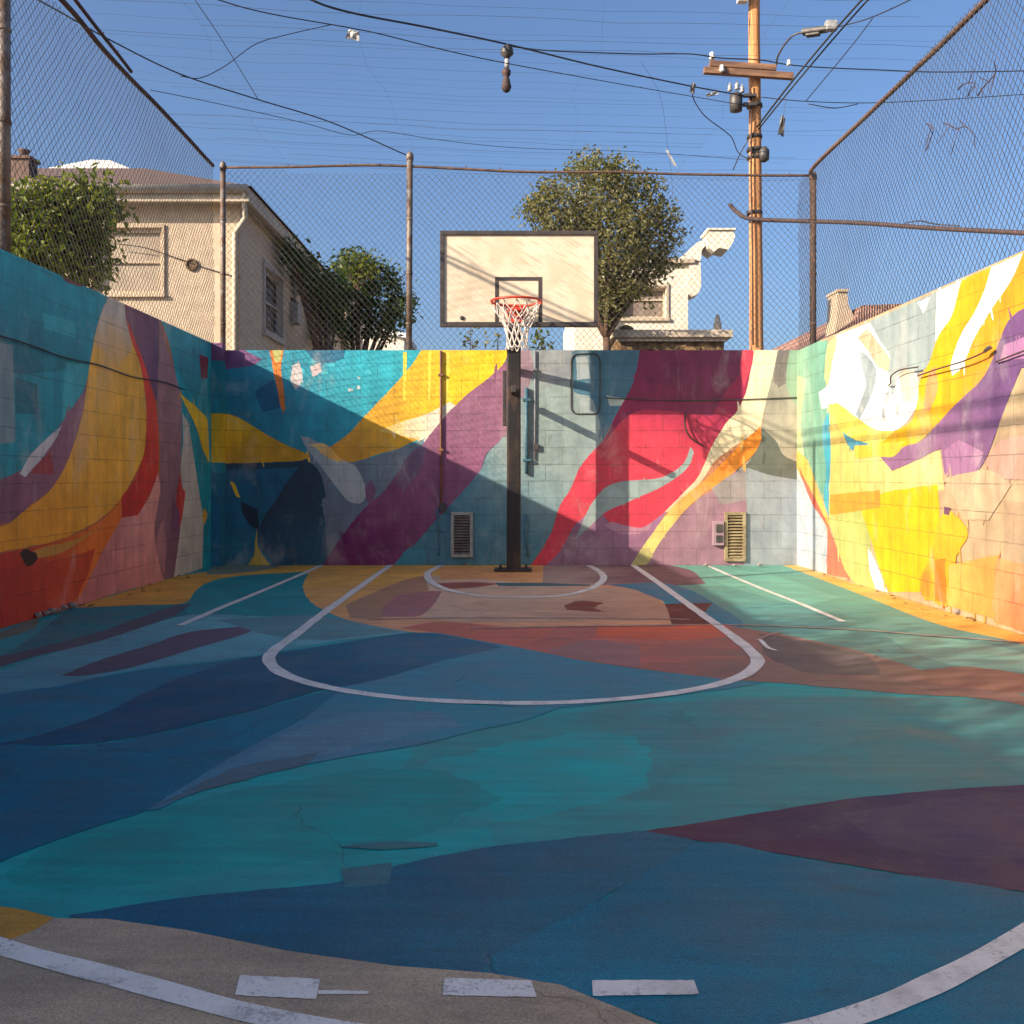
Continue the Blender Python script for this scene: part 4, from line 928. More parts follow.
# street lamp on a thin bent arm
lamp = empty('street_lamp', at(776, 66, DP-.22), 0, 'small street lamp on a thin bent arm beside the utility pole', 'street lamp')
def lp(mb, name, m_):
    o = mb.build(name, m_); o.data.transform(Matrix.Translation(-lamp.location)); o.parent = lamp; return o
q = MB(); q.tube(smooth_line([at(776, 66, DP-.22), at(778, 56, DP-.4), at(785, 44, DP-.6), at(794, 35, DP-.8), at(804, 32, DP-.9)], 6), .020, 6); lp(q, 'arm', M_DGREY)
q = MB(); a, b = at(804, 32, DP-.9), at(826, 29, DP-1.1); ax = (b-a); Mx = Matrix.Translation((a+b)/2) @ ax.to_track_quat('X', 'Z').to_matrix().to_4x4()
q.box((-.24, -.09, -.05), (.24, .09, .04), 0, Mx, .03); q.box((-.16, -.07, -.10), (.10, .07, -.05), 0, Mx, .02); lp(q, 'lamp_head', M_DGREY)
q = MB(); a = at(830, 26, DP-1.15); q.box(tuple(a+Vector((-.09, -.08, -.09))), tuple(a+Vector((.13, .08, .09))), 0, None, .03); lp(q, 'photocell', M_LGREY)

# ================================================================ cables in the sky
px_wire('power_cable', [(-400, -330, 7.5), (60, -105, 9.6), (280, -14, 11), (340, 10, 11.8), (430, 28, 13), (510, 45, 14.5), (600, 67, 16.5), (690, 86, 18.6), (745, 96, 19.8)], .014, M_BLACK, 'thick black cable running down to the utility pole, carrying the hanging insulator')
px_wire('power_cable', [(-400, -220, 8), (0, -70, 9.9), (200, -6, 11), (262, 12, 11.4), (345, 27, 12), (380, 34, 12.4), (440, 49, 13), (505, 63, 13.6), (620, 84, 16.5), (748, 106, 19.85)], .007, M_BLACK, 'thin black cable sagging just below the thick pole cable')
px_wire('power_cable', [(20, -10, 8.6), (60, 12, 9), (110, 40, 9.6), (180, 74, 10.4), (256, 99, 11.2), (330, 122, 11.8), (406, 155, 12.08)], .0075, M_BLACK, 'black wire slanting from the left fence to the tall back post')
px_wire('power_cable', [(150, 90, 10.4), (210, 102, 11), (300, 122, 12), (350, 135, 12.6), (380, 131, 13), (440, 140, 14), (520, 148, 15), (640, 152, 17.5), (748, 160, 19.85)], .004, M_BLACK, 'faint wire wandering below the slanting wire over the left fence')
px_wire('power_cable', [(195, 0, 10), (222, 40, 10.4), (258, 99, 11.2)], .004, M_BLACK, 'steep thin wire crossing the upper left sky')
px_wire('power_cable', [(180, 76, 10.4), (200, 78, 10.6), (225, 66, 10.8), (256, 44, 11), (290, 34, 11.6), (330, 25, 11.9)], .005, M_BLACK, 'loose curved wire end hanging in the upper left sky')
px_wire('power_cable', [(508, 46, 14.5), (540, 50, 16.5), (575, 52, 18.2), (640, 54, 19.4), (690, 54, 19.6), (720, 58, 19.7), (760, 60, 19.8), (800, 66, 20), (880, 70, 20.4), (960, 72, 21), (1150, 68, 22)], .012, M_BLACK, 'black cable passing level above the crossarm of the utility pole')
for k, (dx, lab) in enumerate(((0, 'upper of two thick parallel cables rising steeply from the utility pole'), (6, 'lower of two thick parallel cables rising steeply from the utility pole'))):
    px_wire('power_cable', [(757+dx*.2, 127+dx*.4, 19.85), (790+dx*.6, 84+dx*.3, 19), (828+dx, 38, 18.2), (858+dx, 4, 17.5), (885+dx, -26, 17), (1100, -280, 14.5), (1500, -800, 11)], .019 if k == 0 else .016, M_BLACK, lab)
px_wire('power_cable', [(733, 170, 20.2), (742, 150, 20), (754, 132, 19.85)], .011, M_BLACK, 'short steep cable from the pole down to the left')
px_wire('power_cable', [(838, 27, 18.8), (870, 18, 18), (910, 0, 17), (950, -20, 16), (1300, -190, 12.5)], .011, M_BLACK, 'cable running up and away from the street lamp')
px_wire('power_cable', [(873, 18, 18), (850, 48, 18.6), (806, 101, 20)], .009, M_BLACK, 'straight slack cable dropping from the street lamp cable')
px_wire('power_cable', [(760, 97, 19.9), (800, 101, 20), (860, 103, 20.3), (920, 101, 20.6), (1000, 96, 21), (1180, 84, 22)], .009, M_BLACK, 'thin cable leaving the pole level to the right, below the crossarm')
px_wire('power_cable', [(808, 104, 20), (835, 108, 20), (858, 104, 20)], .010, M_BLACK, 'short slack loop of wire under the thin level cable')
px_wire('power_cable', [(692, 87, 18.7), (694, 100, 19), (705, 116, 19.5), (722, 129, 19.7), (732, 138, 19.8), (738, 152, 19.9), (749, 160, 19.85)], .010, M_BLACK, 'drooping cable curling down left of the utility pole')
px_wire('power_cable', [(730, 205, 20.3), (738, 213, 20), (752, 219, 19.83), (800, 221, 19.4), (860, 223, 18.6), (930, 228, 17.4), (1024, 233, 16), (1150, 240, 14.5), (1600, 262, 11.5), (2600, 300, 8.5)], .042, M_DARKRUST, 'very thick dark cable bundle leaving the pole to the right behind the fence', sides=8)
px_wire('power_cable', [(905, 223, 17.8), (920, 221, 17.6), (935, 224, 17.3), (960, 226, 17)], .012, M_BLACK, 'thin loose wire looped over the thick cable bundle')
px_wire('power_cable', [(640, 60, 19), (660, 96, 19.2), (668, 150, 19.4), (672, 182, 19.5), (676, 260, 19.6)], .003, M_BLACK, 'hair thin wire hanging between tree and utility pole')
# insulator hanging from the cable
a = at(507, 45, 14.4)
hg = empty('hanging_insulator', a, 0, 'weathered dark insulator string hanging from the thick cable', 'insulator')
q = MB(); q.lathe([(.012, .02), (.03, -.01), (.085, -.05), (.095, -.13), (.05, -.17), (.035, -.20)], (0, 0, 0), 10); o = q.build('clamp', M_DGREY, hg)
q = MB(); q.lathe([(.032, -.20), (.038, -.27), (.030, -.33)], (0, 0, 0), 10); o = q.build('rod', M_LGREY, hg)
q = MB(); q.lathe([(.034, -.33), (.065, -.37), (.060, -.43), (.035, -.46), (.05, -.49), (.06, -.55), (.075, -.60), (.05, -.66), (.012, -.68)], (-.01, 0, 0), 10); o = q.build('bell', M_DARKRUST, hg)
# scraps caught overhead
def scrap(px, py, d, w, h, m_, label, ang=0, name='scrap', thread=0):
    q = MB()
    if thread: q.tube([(0, 0, h*.4), (.01, 0, thread)], .004, 4)
    n = 5; V = {}
    for i in range(n):
        for j in range(n):
            x = (i/(n-1)-.5)*w*(1-.25*j/(n-1)); z = (j/(n-1)-.5)*h+.15*h*math.sin(i*1.3)*.4
            V[i, j] = (x, .25*w*noise.noise(Vector((i*.7, j*.8, px))), z)
    for s in (0, .006):
        for i in range(n-1):
            for j in range(n-1):
                P = [V[i, j], V[i+1, j], V[i+1, j+1], V[i, j+1]]; P = [(p_[0], p_[1]+s, p_[2]) for p_ in P]
                q.quad(*(P if s == 0 else P[::-1]))
    o = q.build(name, m_); o.location = at(px, py, d); o.rotation_euler = (0, R(ang), 0); tag(o, label, 'scrap', 'scraps caught in the overhead wires')
scrap(353, 35, 12.0, .17, .11, M_LGREY, 'grey rag caught on the thin sagging cable', 8)
scrap(712, 94, 19.0, .26, .07, M_LGREY, 'pale scrap tied where the thick cable nears the pole', -14)
scrap(671, 158, 19.4, .05, .36, M_LGREY, 'slim pale streamer hanging above the fence, right of the big tree', -28)
scrap(782, 126, 19.95, .12, .38, M_DGREY, 'narrow dark scrap hanging right of the utility pole', 8, thread=.56)
scrap(693, 88, 18.6, .10, .18, M_DGREY, 'dark tuft knotted on the thick cable', 15)
# ================================================================ houses
M_STUC = simple('tan stucco', (.56, .445, .325), (.46, .365, .265), 7, .95, bmp=.6, bdist=.012)
M_STUW = simple('white stucco', (.78, .72, .62), (.68, .61, .50), 7, .95, bmp=.6, bdist=.012)
M_TRIM = simple('cream trim paint', (.52, .45, .35), (.43, .36, .28), 5, .8)
M_TRIMG = simple('pale grey trim paint', (.42, .38, .35), (.34, .3, .28), 5, .8)
m, nt, p = mat('brown roof shingles'); v = pos(nt)
br = nt.nodes.new('ShaderNodeTexBrick'); lk(nt, pos(nt, (1, 1, 1)), br.inputs['Vector']); br.inputs['Scale'].default_value = 3.2; br.inputs['Mortar Size'].default_value = .03
br.inputs['Color1'].default_value = (.17, .105, .085, 1); br.inputs['Color2'].default_value = (.11, .07, .06, 1); br.inputs['Mortar'].default_value = (.05, .035, .03, 1)
lk(nt, mixc(nt, .5, br.outputs[0], mixc(nt, nz(nt, v, 3, 6), (.2, .12, .1), (.1, .07, .06))), p.inputs['Base Color']); p.inputs['Roughness'].default_value = .9; M_SHING = m
m, nt, p = mat('clay roof tiles'); v = pos(nt)
wv = nt.nodes.new('ShaderNodeTexWave'); lk(nt, v, wv.inputs['Vector']); wv.inputs['Scale'].default_value = 5; wv.inputs['Distortion'].default_value = .4
lk(nt, mixc(nt, wv.outputs[0], mixc(nt, nz(nt, v, 4, 6), (.42, .22, .16), (.30, .20, .17)), (.22, .12, .10)), p.inputs['Base Color']); p.inputs['Roughness'].default_value = .9; bump(nt, p, wv.outputs[0], .8, .05); M_TILE = m
M_STONE = simple('rough brown stone', (.30, .19, .09), (.10, .06, .035), 5, .95, bmp=1.0, bdist=.06)

def panel(mb, O, U, Lh, Hh, holes, depth=.16, Nn=None):
    """an upright wall face with real openings; holes are (s0, h0, s1, h1)"""
    O = Vector(O); U = Vector(U).normalized(); Nn = Nn or Vector((U.y, -U.x, 0)); Z = Vector((0, 0, 1))
    ss = sorted({0, Lh, *[h[0] for h in holes], *[h[2] for h in holes]}); hs = sorted({0, Hh, *[h[1] for h in holes], *[h[3] for h in holes]})
    P = lambda s, h, d=0: O+U*s+Z*h-Nn*d
    for i in range(len(ss)-1):
        for j in range(len(hs)-1):
            cs, ch = (ss[i]+ss[i+1])/2, (hs[j]+hs[j+1])/2
            if any(a < cs < c and b < ch < d for a, b, c, d in holes): continue
            mb.quad(P(ss[i], hs[j]), P(ss[i+1], hs[j]), P(ss[i+1], hs[j+1]), P(ss[i], hs[j+1]))
    for a, b, c, d in holes:
        for (s0, h0, s1, h1) in ((a, b, c, b), (c, b, c, d), (c, d, a, d), (a, d, a, b)):
            mb.quad(P(s0, h0), P(s1, h1), P(s1, h1, depth), P(s0, h0, depth))
    return P
def window(parent, base, P, a, b, c, d, fm, gm=M_GLASS, bars=(), depth=.10, trim=.07):
    """frame (proud trim and sash bars) with its pane"""
    f = MB(); o_ = P(0, 0); ux = (P(1, 0)-o_); nn = -(P(0, 0, 1)-o_)
    def bar(s0, h0, s1, h1, d0, d1):
        pts = [P(s, h, dd) for dd in (d0, d1) for s, h in ((s0, h0), (s1, h0), (s1, h1), (s0, h1))]
        n = len(f.v); f.v += [tuple(q) for q in pts]
        for q in ((0, 1, 2, 3), (7, 6, 5, 4), (0, 4, 5, 1), (1, 5, 6, 2), (2, 6, 7, 3), (3, 7, 4, 0)): f.face(tuple(n+i for i in q))
    t = trim
    bar(a-t, d+.002, c+t, d+t*1.3, -.04, .02); bar(a-t*1.4, b-t*1.2, c+t*1.4, b-.002, -.07, .02); bar(a-t, b, a-.002, d, -.035, .02); bar(c+.002, b, c+t, d, -.035, .02)
    bar(a+.003, b+.003, a+.05, d-.003, depth-.05, depth-.01); bar(c-.05, b+.003, c-.003, d-.003, depth-.05, depth-.01)
    bar(a+.05, b+.003, c-.05, b+.06, depth-.05, depth-.01); bar(a+.05, d-.06, c-.05, d-.003, depth-.05, depth-.01)
    for k in bars: bar(a+.05, b+(d-b)*k-.02, c-.05, b+(d-b)*k+.02, depth-.045, depth-.012)
    o = f.build('window', fm); o.data.transform(Matrix.Translation(-Vector(base))); o.parent = parent
    g = MB(); g.quad(P(a+.01, b+.01, depth), P(c-.01, b+.01, depth), P(c-.01, d-.01, depth), P(a+.01, d-.01, depth))
    g = g.build('pane', gm); g.data.transform(Matrix.Translation(-Vector(base))); g.parent = o
    return o
def attach(mb, name, m_, parent, base, lab=None):
    o = mb.build(name, m_); o.data.transform(Matrix.Translation(-Vector(base))); o.parent = parent
    if lab: o['label'] = lab
    return o
G0 = -.31
# -------- tan house on the left
HX, HY0, HY1, HXL, EZ = -4.32, 16.0, 25.4, -13.0, 5.50
B = Vector((HX, HY0, G0)); th = empty('stucco_house', B, 0, 'tan stucco house with a brown hip roof behind the left fence', 'house')
q = MB()
hole_f = [(6.35, 3.95-G0, 7.45, 5.0-G0)]
Pf = panel(q, (HXL, HY0, G0), (1, 0, 0), HX-HXL, EZ-G0, hole_f)
sw0, sw1 = 17.55-HY0, 18.85-HY0
hole_s = [(sw0, 3.62-G0, sw1, 4.72-G0), (5.9, G0*-1+2.2, 6.8, G0*-1+4.0)]
Ps = panel(q, (HX, HY0, G0), (0, 1, 0), HY1-HY0, EZ-G0, hole_s)
q.quad((HX, HY1, G0), (HXL, HY1, G0), (HXL, HY1, EZ), (HX, HY1, EZ)); q.quad((HXL, HY1, G0), (HXL, HY0, G0), (HXL, HY0, EZ), (HXL, HY1, EZ))
attach(q, 'wall', M_STUC, th, B)
M_BLIND = simple('dusty closed blind', (.40, .33, .25), (.33, .27, .21), 4, .9)
M_DARKG = simple('dark window glass', (.035, .025, .022), (.06, .04, .035), 3, .25, bmp=0)
window(th, B, Pf, *hole_f[0], M_STUC, M_BLIND, (.5,), trim=.04)
window(th, B, Ps, *hole_s[0], M_TRIMG, M_DARKG, (.5,), trim=.09); window(th, B, Ps, *hole_s[1], M_TRIMG, M_DARKG, (.5,))
q = MB(); e = .32
q.box((HXL-e, HY0-e, EZ-.16), (HX+e*.7, HY0-e+.05, EZ+.06)); q.box((HX+e*.7-.05, HY0-e+.051, EZ-.16), (HX+e*.7, HY1+e, EZ+.06)); q.box((HXL-e, HY0-e+.051, EZ-.12), (HX+e*.7-.051, HY1+e, EZ-.08))
attach(q, 'fascia', M_TRIM, th, B)
q = MB(); q.tube([(HXL-e, HY0-e-.07, EZ+.02), (HX+e*.7, HY0-e-.07, EZ+.02)], .07, 8); q.tube([(HX+e*.7-.06, HY0-e-.06, EZ), (HX+.1, HY0-.06, EZ-.35), (HX-.06, HY0-.06, EZ-.6), (HX-.06, HY0-.06, 1.0)], .045, 8); attach(q, 'gutter', M_TRIM, th, B)
q = MB(); a = [(HXL-e-.05, HY0-e-.05, EZ+.065), (HX+e*.7+.05, HY0-e-.05, EZ+.065), (HX+e*.7+.05, HY1+e, EZ+.065), (HXL-e-.05, HY1+e, EZ+.065)]
RZ = 7.30; r0, r1 = (-7.45, 20.4, RZ), (-10.0, 20.4, RZ)
n = len(q.v); q.v += a+[r0, r1]; q.face((n, n+1, n+4, n+5)); q.face((n+1, n+2, n+4)); q.face((n+2, n+3, n+5, n+4)); q.face((n+3, n, n+5))
roof = attach(q, 'roof', M_SHING, th, B)
q = MB(); c0 = at(24, 165, 17.5); q.box((c0.x-.16, c0.y-.16, c0.z-1.0), (c0.x+.16, c0.y+.16, c0.z+.06)); q.box((c0.x-.20, c0.y-.20, c0.z+.061), (c0.x+.20, c0.y+.20, c0.z+.11)); q.lathe([(.07, .11), (.07, .20), (.10, .22), (.10, .26)], c0, 10)
o = attach(q, 'chimney', M_SHING, th, B); o.parent = roof
q = MB(); c0 = at(192, 265, 16); q.lathe([(.10, 0), (.10, .03), (.075, .04), (.07, .015)], (c0.x, HY0-.003, c0.z), 14, M=Matrix.Rotation(R(90), 3, 'X')); attach(q, 'round_vent', M_STONE, th, B)
q = MB(); q.box((HX+.004, 19.6, 4.05), (HX+.16, 19.95, 4.45), 0, None, .01); q.tube([(HX+.06, 19.78, 4.44), (HX+.06, 19.78, 5.2)], .03, 6); attach(q, 'meter_box', M_LGREY, th, B)
q = MB(); q.box((HX+.004, 20.3, 3.2), (HX+.14, 20.6, 3.5), 0, None, .01); attach(q, 'junction_box', M_DGREY, th, B)
q = MB(); q.tube(smooth_line([(HX-2.0, HY0-.03, 4.75), (HX-1.5, HY0-.04, 4.68), (HX-1.0, HY0-.03, 4.52), (HX-.5, HY0-.03, 4.35), (HX+.02, HY0-.03, 4.2)], 6), .008, 5); attach(q, 'wall_wire', M_BLACK, th, B)
# -------- white gabled roof farther behind it
B = Vector((-12.5, 34, G0)); wh = empty('white_house', B, 0, 'white roofed house peeping over the brown hip roof', 'house')
q = MB(); panel(q, (-16.4, 32, G0), (1, 0, 0), 5.8, 9.6, []); panel(q, (-10.6, 32, G0), (0, 1, 0), 8, 9.6, []); attach(q, 'wall', M_STUW, wh, B)
M_WROOF = simple('white coated roof', (.80, .79, .77), (.70, .69, .67), 2, .8)
q = MB(); zt = 11.35; P = [(-16.8, 31.6, 9.3), (-15.3, 31.6, 10.5), (-14.5, 31.6, 10.75), (-13.2, 31.6, 11.0), (-12.6, 31.6, 10.98), (-11.9, 31.6, 10.7), (-10.2, 31.6, 9.3)]
n = len(q.v); q.v += P+[(x, 40.4, z) for x, y, z in P]; k = len(P)
q.face(tuple(range(n, n+k))); q.face(tuple(n+k+i for i in reversed(range(k))))
for i in range(k): q.face((n+i, n+(i+1) % k, n+k+(i+1) % k, n+k+i))
attach(q, 'roof', M_WROOF, wh, B)
# -------- small tan outbuilding at the end of the tan house
a = at(326, 350, 26.2); b = at(346, 288, 26.2); B = Vector((a.x, 26.2, G0)); sh = empty('outbuilding', B, 0, 'narrow tan outbuilding among the dark foliage, beyond the tan house', 'outbuilding')
q = MB(); Lx = b.x-a.x+.3; Pq = panel(q, (a.x-.3, 26.2, G0), (1, 0, 0), Lx, b.z-G0, [(.08, 2.4, .42, 4.4)]); panel(q, (a.x-.3+Lx, 26.2, G0), (0, 1, 0), 3, b.z-G0, []); q.quad((a.x-.3, 26.2, b.z), (a.x-.3+Lx, 26.2, b.z), (a.x-.3+Lx, 29.2, b.z), (a.x-.3, 29.2, b.z)); attach(q, 'wall', M_STUC, sh, B)
window(sh, B, Pq, .08, 2.4, .42, 4.4, M_TRIMG, M_DARKG, (.5,), trim=.03)
q = MB(); q.box((a.x-.4, 26.05, b.z+.003), (a.x-.2+Lx, 29.3, b.z+.12)); attach(q, 'roof', M_TRIM, sh, B)
# -------- low pale building in the gap
a = at(362, 350, 33); b = at(404, 332, 33); B = Vector((a.x, 33, G0)); sb = empty('shed', B, 0, 'low whitish shed with a sloping roof seen under the dark foliage', 'shed')
q = MB(); panel(q, (a.x-.8, 33, G0), (1, 0, 0), b.x-a.x+.8, b.z-.2-G0, []); panel(q, (b.x, 33, G0), (0, 1, 0), 3, b.z-.2-G0, []); attach(q, 'wall', M_STUW, sb, B)
q = MB(); q.box((a.x-1.0, 32.8, b.z-.195), (b.x+.15, 36.2, b.z-.05), 0, Matrix.Translation((b.x, 0, b.z)) @ Matrix.Rotation(R(12), 4, 'Y') @ Matrix.Translation((-b.x, 0, -b.z))); attach(q, 'roof', M_WROOF, sb, B)
# -------- white house on the right
D = 24.0
def xz(px, py, d=D): v_ = at(px, py, d); return v_.x, v_.z
B = Vector((xz(640, 300)[0], D, G0)); rh = empty('stucco_house', B, 0, 'white stucco house with a stepped parapet behind the big tree', 'house')
q = MB(); xa, zt = xz(604, 264); xb, _ = xz(688, 264); wx0, wz1 = xz(618, 287); wx1, wz0 = xz(666, 318)
Pq = panel(q, (xa, D, G0), (1, 0, 0), xb-xa, zt-G0, [(wx0-xa, wz0-G0, wx1-xa, wz1-G0)], .25); panel(q, (xb, D, G0), (0, 1, 0), 7, zt-G0, [], Nn=Vector((1, 0, 0)))
q.quad((xa, D+7, G0), (xa, D, G0), (xa, D, zt), (xa, D+7, zt)); q.quad((xa, D, zt), (xb, D, zt), (xb, D+7, zt), (xa, D+7, zt))
xc, zc = xz(574, 303); q.quad((xc, D-.3, G0), (xa-.003, D-.3, G0), (xa-.003, D-.3, zc), (xc, D-.3, zc)); q.quad((xc, D-.3, zc), (xa-.003, D-.3, zc), (xa-.003, D+5, zc), (xc, D+5, zc)); q.quad((xc, D+5, G0), (xc, D-.3, G0), (xc, D-.3, zc), (xc, D+5, zc)); q.quad((xa-.003, D-.3, G0), (xa-.003, D-.004, G0), (xa-.003, D-.004, zc), (xa-.003, D-.3, zc))
attach(q, 'wall', M_STUW, rh, B)
M_BLIND2 = simple('brown grey blind', (.24, .19, .16), (.18, .14, .12), 6, .8)
window(rh, B, Pq, wx0-xa, wz0-G0, wx1-xa, wz1-G0, M_TRIM, M_BLIND2, (.62,), depth=.2, trim=.06)
q = MB(); x0_, z_ = xz(640, 262); x1_, _ = xz(694, 262); q.box((xa-.10, D-.14, zt+.003), (xb+.14, D+7.1, zt+.10)); attach(q, 'cornice', M_TRIM, rh, B)
# stepped parapet rising to the right, with a bracketed block at its end
q = MB(); yb0, yb1 = D-.10, D+.5
prof = [xz(674, 262), xz(684, 255), xz(693, 247), xz(699, 240), xz(705, 238), xz(705, 247), xz(701, 252), xz(701, 274), xz(699, 276), xz(698, 262)]
def prism(q, prof, y0, y1):
    n = len(q.v); k = len(prof); q.v += [(x, y0, z) for x, z in prof]+[(x, y1, z) for x, z in prof]
    q.face(tuple(range(n, n+k))); q.face(tuple(n+k+i for i in reversed(range(k))))
    for i in range(k): q.face((n+i, n+(i+1) % k, n+k+(i+1) % k, n+k+i))
prism(q, [xz(674, 261.5), xz(683, 256), xz(690, 249), xz(697, 243), xz(703, 241), xz(705, 246), xz(701, 251), xz(700, 261.5)], yb0, yb1)
prism(q, [xz(688.5, 263), xz(700, 263), xz(700.5, 286), xz(698, 294), xz(692, 297), xz(688.5, 294)], yb0+.02, yb1)
attach(q, 'parapet', M_STUW, rh, B)
q = MB(); prism(q, [xz(704, 238), xz(708, 233), xz(731, 233), xz(733, 239), xz(730, 246), xz(726, 252), xz(717, 250), xz(712, 254), xz(706, 250)], D-.25, D+.55); x0_, z_ = xz(705, 232.7); x1_, z2_ = xz(733, 231); q.box((x0_, D-.30, z_), (x1_, D+.62, z2_)); attach(q, 'chimney', M_STUW, rh, B)
# -------- stone porch in front of it
D2 = 21.5; B = Vector((xz(672, 340, D2)[0], D2, G0)); ph = empty('stone_porch', B, 0, 'brown stone porch with a flat cream top in front of the white house', 'porch')
q = MB(); x0_, z_ = xz(616, 339, D2); x1_, _ = xz(724, 339, D2); q.box((x0_, D2, G0), (x1_, D2+1.6, z_)); 
for k in range(40):
    x = rnd.uniform(x0_+.1, x1_-.1); z = rnd.uniform(z_-1.2, z_-.06); s = rnd.uniform(.08, .16); q.box((x-s, D2-.05, z-s*.5), (x+s, D2-.002*rnd.uniform(1, 4), z+s*.5), 0, None, .03)
attach(q, 'stone_wall', M_STONE, ph, B)
q = MB(); x0_, za = xz(611, 338.6, D2); x1_, zb_ = xz(731, 331, D2); q.box((x0_, D2-.22, za), (x1_, D2+1.7, zb_), 0, None, .02); q.box((x0_+.10, D2-.12, za-.07), (x1_-.10, D2-.055, za-.003)); attach(q, 'porch_roof', M_TRIM, ph, B)
q = MB(); a = at(717.5, 331, D2); q.lathe([(.085, 0), (.085, .18), (.06, .20), (.05, .30), (.02, .36)], a, 8); attach(q, 'finial', M_TRIM, ph, B)
q = MB(); a = at(626, 330.5, D2); q.lathe([(.15, .003), (.17, .05), (.08, .10), (.02, .12)], a, 10); attach(q, 'roof_vent', M_STONE, ph, B)
# -------- tiled roof house on the far right
D3 = 25.0; B = Vector((xz(900, 330, D3)[0], D3, G0)); tl = empty('tiled_house', B, 0, 'house with a pinkish clay tile roof behind the right fence', 'house')
xe0, ze = xz(806, 352, D3); xr, zrg = xz(905, 306, D3); xe1 = xr+4.6
q = MB(); prof = [(xe0, ze), (xz(850, 322, D3)[0], xz(850, 322, D3)[1]), (xr-1.2, zrg-.05), (xr, zrg), (xe1, ze), (xe1, ze-.15), (xe0, ze-.15)]; prism(q, prof, D3-.4, D3+8); rt = attach(q, 'roof', M_TILE, tl, B)
q = MB(); q.box((xe0+.3, D3, G0), (xe1-.3, D3+7.6, ze-.155)); attach(q, 'wall', M_STUC, tl, B)
q = MB(); prism(q, [xz(833, 345, D3), xz(836, 315, D3), xz(836.5, 293, D3), xz(846, 293, D3), xz(847, 305, D3), xz(853, 318, D3), xz(862, 345, D3)], D3-.1, D3+.7); q.box((xz(835.5, 0, D3)[0], D3-.15, xz(0, 292.6, D3)[1]), (xz(847, 0, D3)[0], D3+.75, xz(0, 290, D3)[1])); o = attach(q, 'chimney', M_STUC, tl, B); o.parent = rt
# more neighbours off to the sides so the street goes on
for (x, y, w, d, h, mm, lab) in ((-24, 22, 7, 9, 5.2, M_STUW, 'plain white house far out to the left'), (17, 22, 8, 9, 3.3, M_STUC, 'plain tan house far out to the right')):
    B = Vector((x, y, G0)); hh = empty('stucco_house', B, 0, lab, 'house'); q = MB(); q.box((x-w/2, y, G0), (x+w/2, y+d, h)); attach(q, 'wall', mm, hh, B)
    q = MB(); q.box((x-w/2-.3, y-.3, h+.003), (x+w/2+.3, y+d+.3, h+.2)); attach(q, 'roof', M_SHING, hh, B)

# ================================================================ trees
def leafmat(name, ca, cb, cc):
    m, nt, p = mat(name); gm = nt.nodes.new('ShaderNodeNewGeometry')
    r_ = gm.outputs['Random Per Island']; c = mixc(nt, ramp(nt, r_, 0, .6), ca, cb); c = mixc(nt, ramp(nt, r_, .72, 1), c, cc)
    lk(nt, c, p.inputs['Base Color']); p.inputs['Roughness'].default_value = .5; p.inputs['Specular IOR Level'].default_value = .3
    tr = nt.nodes.new('ShaderNodeBsdfTranslucent'); lk(nt, mixc(nt, 1.0, c, (1.5, 1.7, .7), 'MULTIPLY'), tr.inputs[0])
    mx = nt.nodes.new('ShaderNodeMixShader'); mx.inputs[0].default_value = .28; lk(nt, p.outputs[0], mx.inputs[1]); lk(nt, tr.outputs[0], mx.inputs[2])
    out = [n for n in nt.nodes if n.type == 'OUTPUT_MATERIAL'][0]; lk(nt, mx.outputs[0], out.inputs[0]); return m
LF_OLIVE = leafmat('olive leaves', (.10, .105, .032), (.165, .155, .055), (.28, .24, .10))
LF_GREEN = leafmat('bright leaves', (.08, .115, .012), (.155, .18, .018), (.30, .28, .045))
LF_DARK = leafmat('dark leaves', (.030, .060, .016), (.05, .09, .022), (.11, .17, .035))
M_BARK = simple('brown bark', (.14, .075, .045), (.06, .035, .025), 9, .9, bmp=.8, bdist=.02)
def leaf(mb, c, n_, ln, wd, r2):
    a = n_.orthogonal().normalized(); a = Matrix.Rotation(r2.uniform(0, 6.28), 3, n_) @ a; b = n_.cross(a)
    k = len(mb.v); fold = n_*(wd*.28)
    mb.v += [tuple(c-a*ln*.5), tuple(c-a*ln*.05+b*wd*.5+fold), tuple(c+a*ln*.5-n_*ln*.12), tuple(c-a*ln*.05-b*wd*.5+fold)]
    mb.face((k, k+1, k+2)); mb.face((k, k+2, k+3))
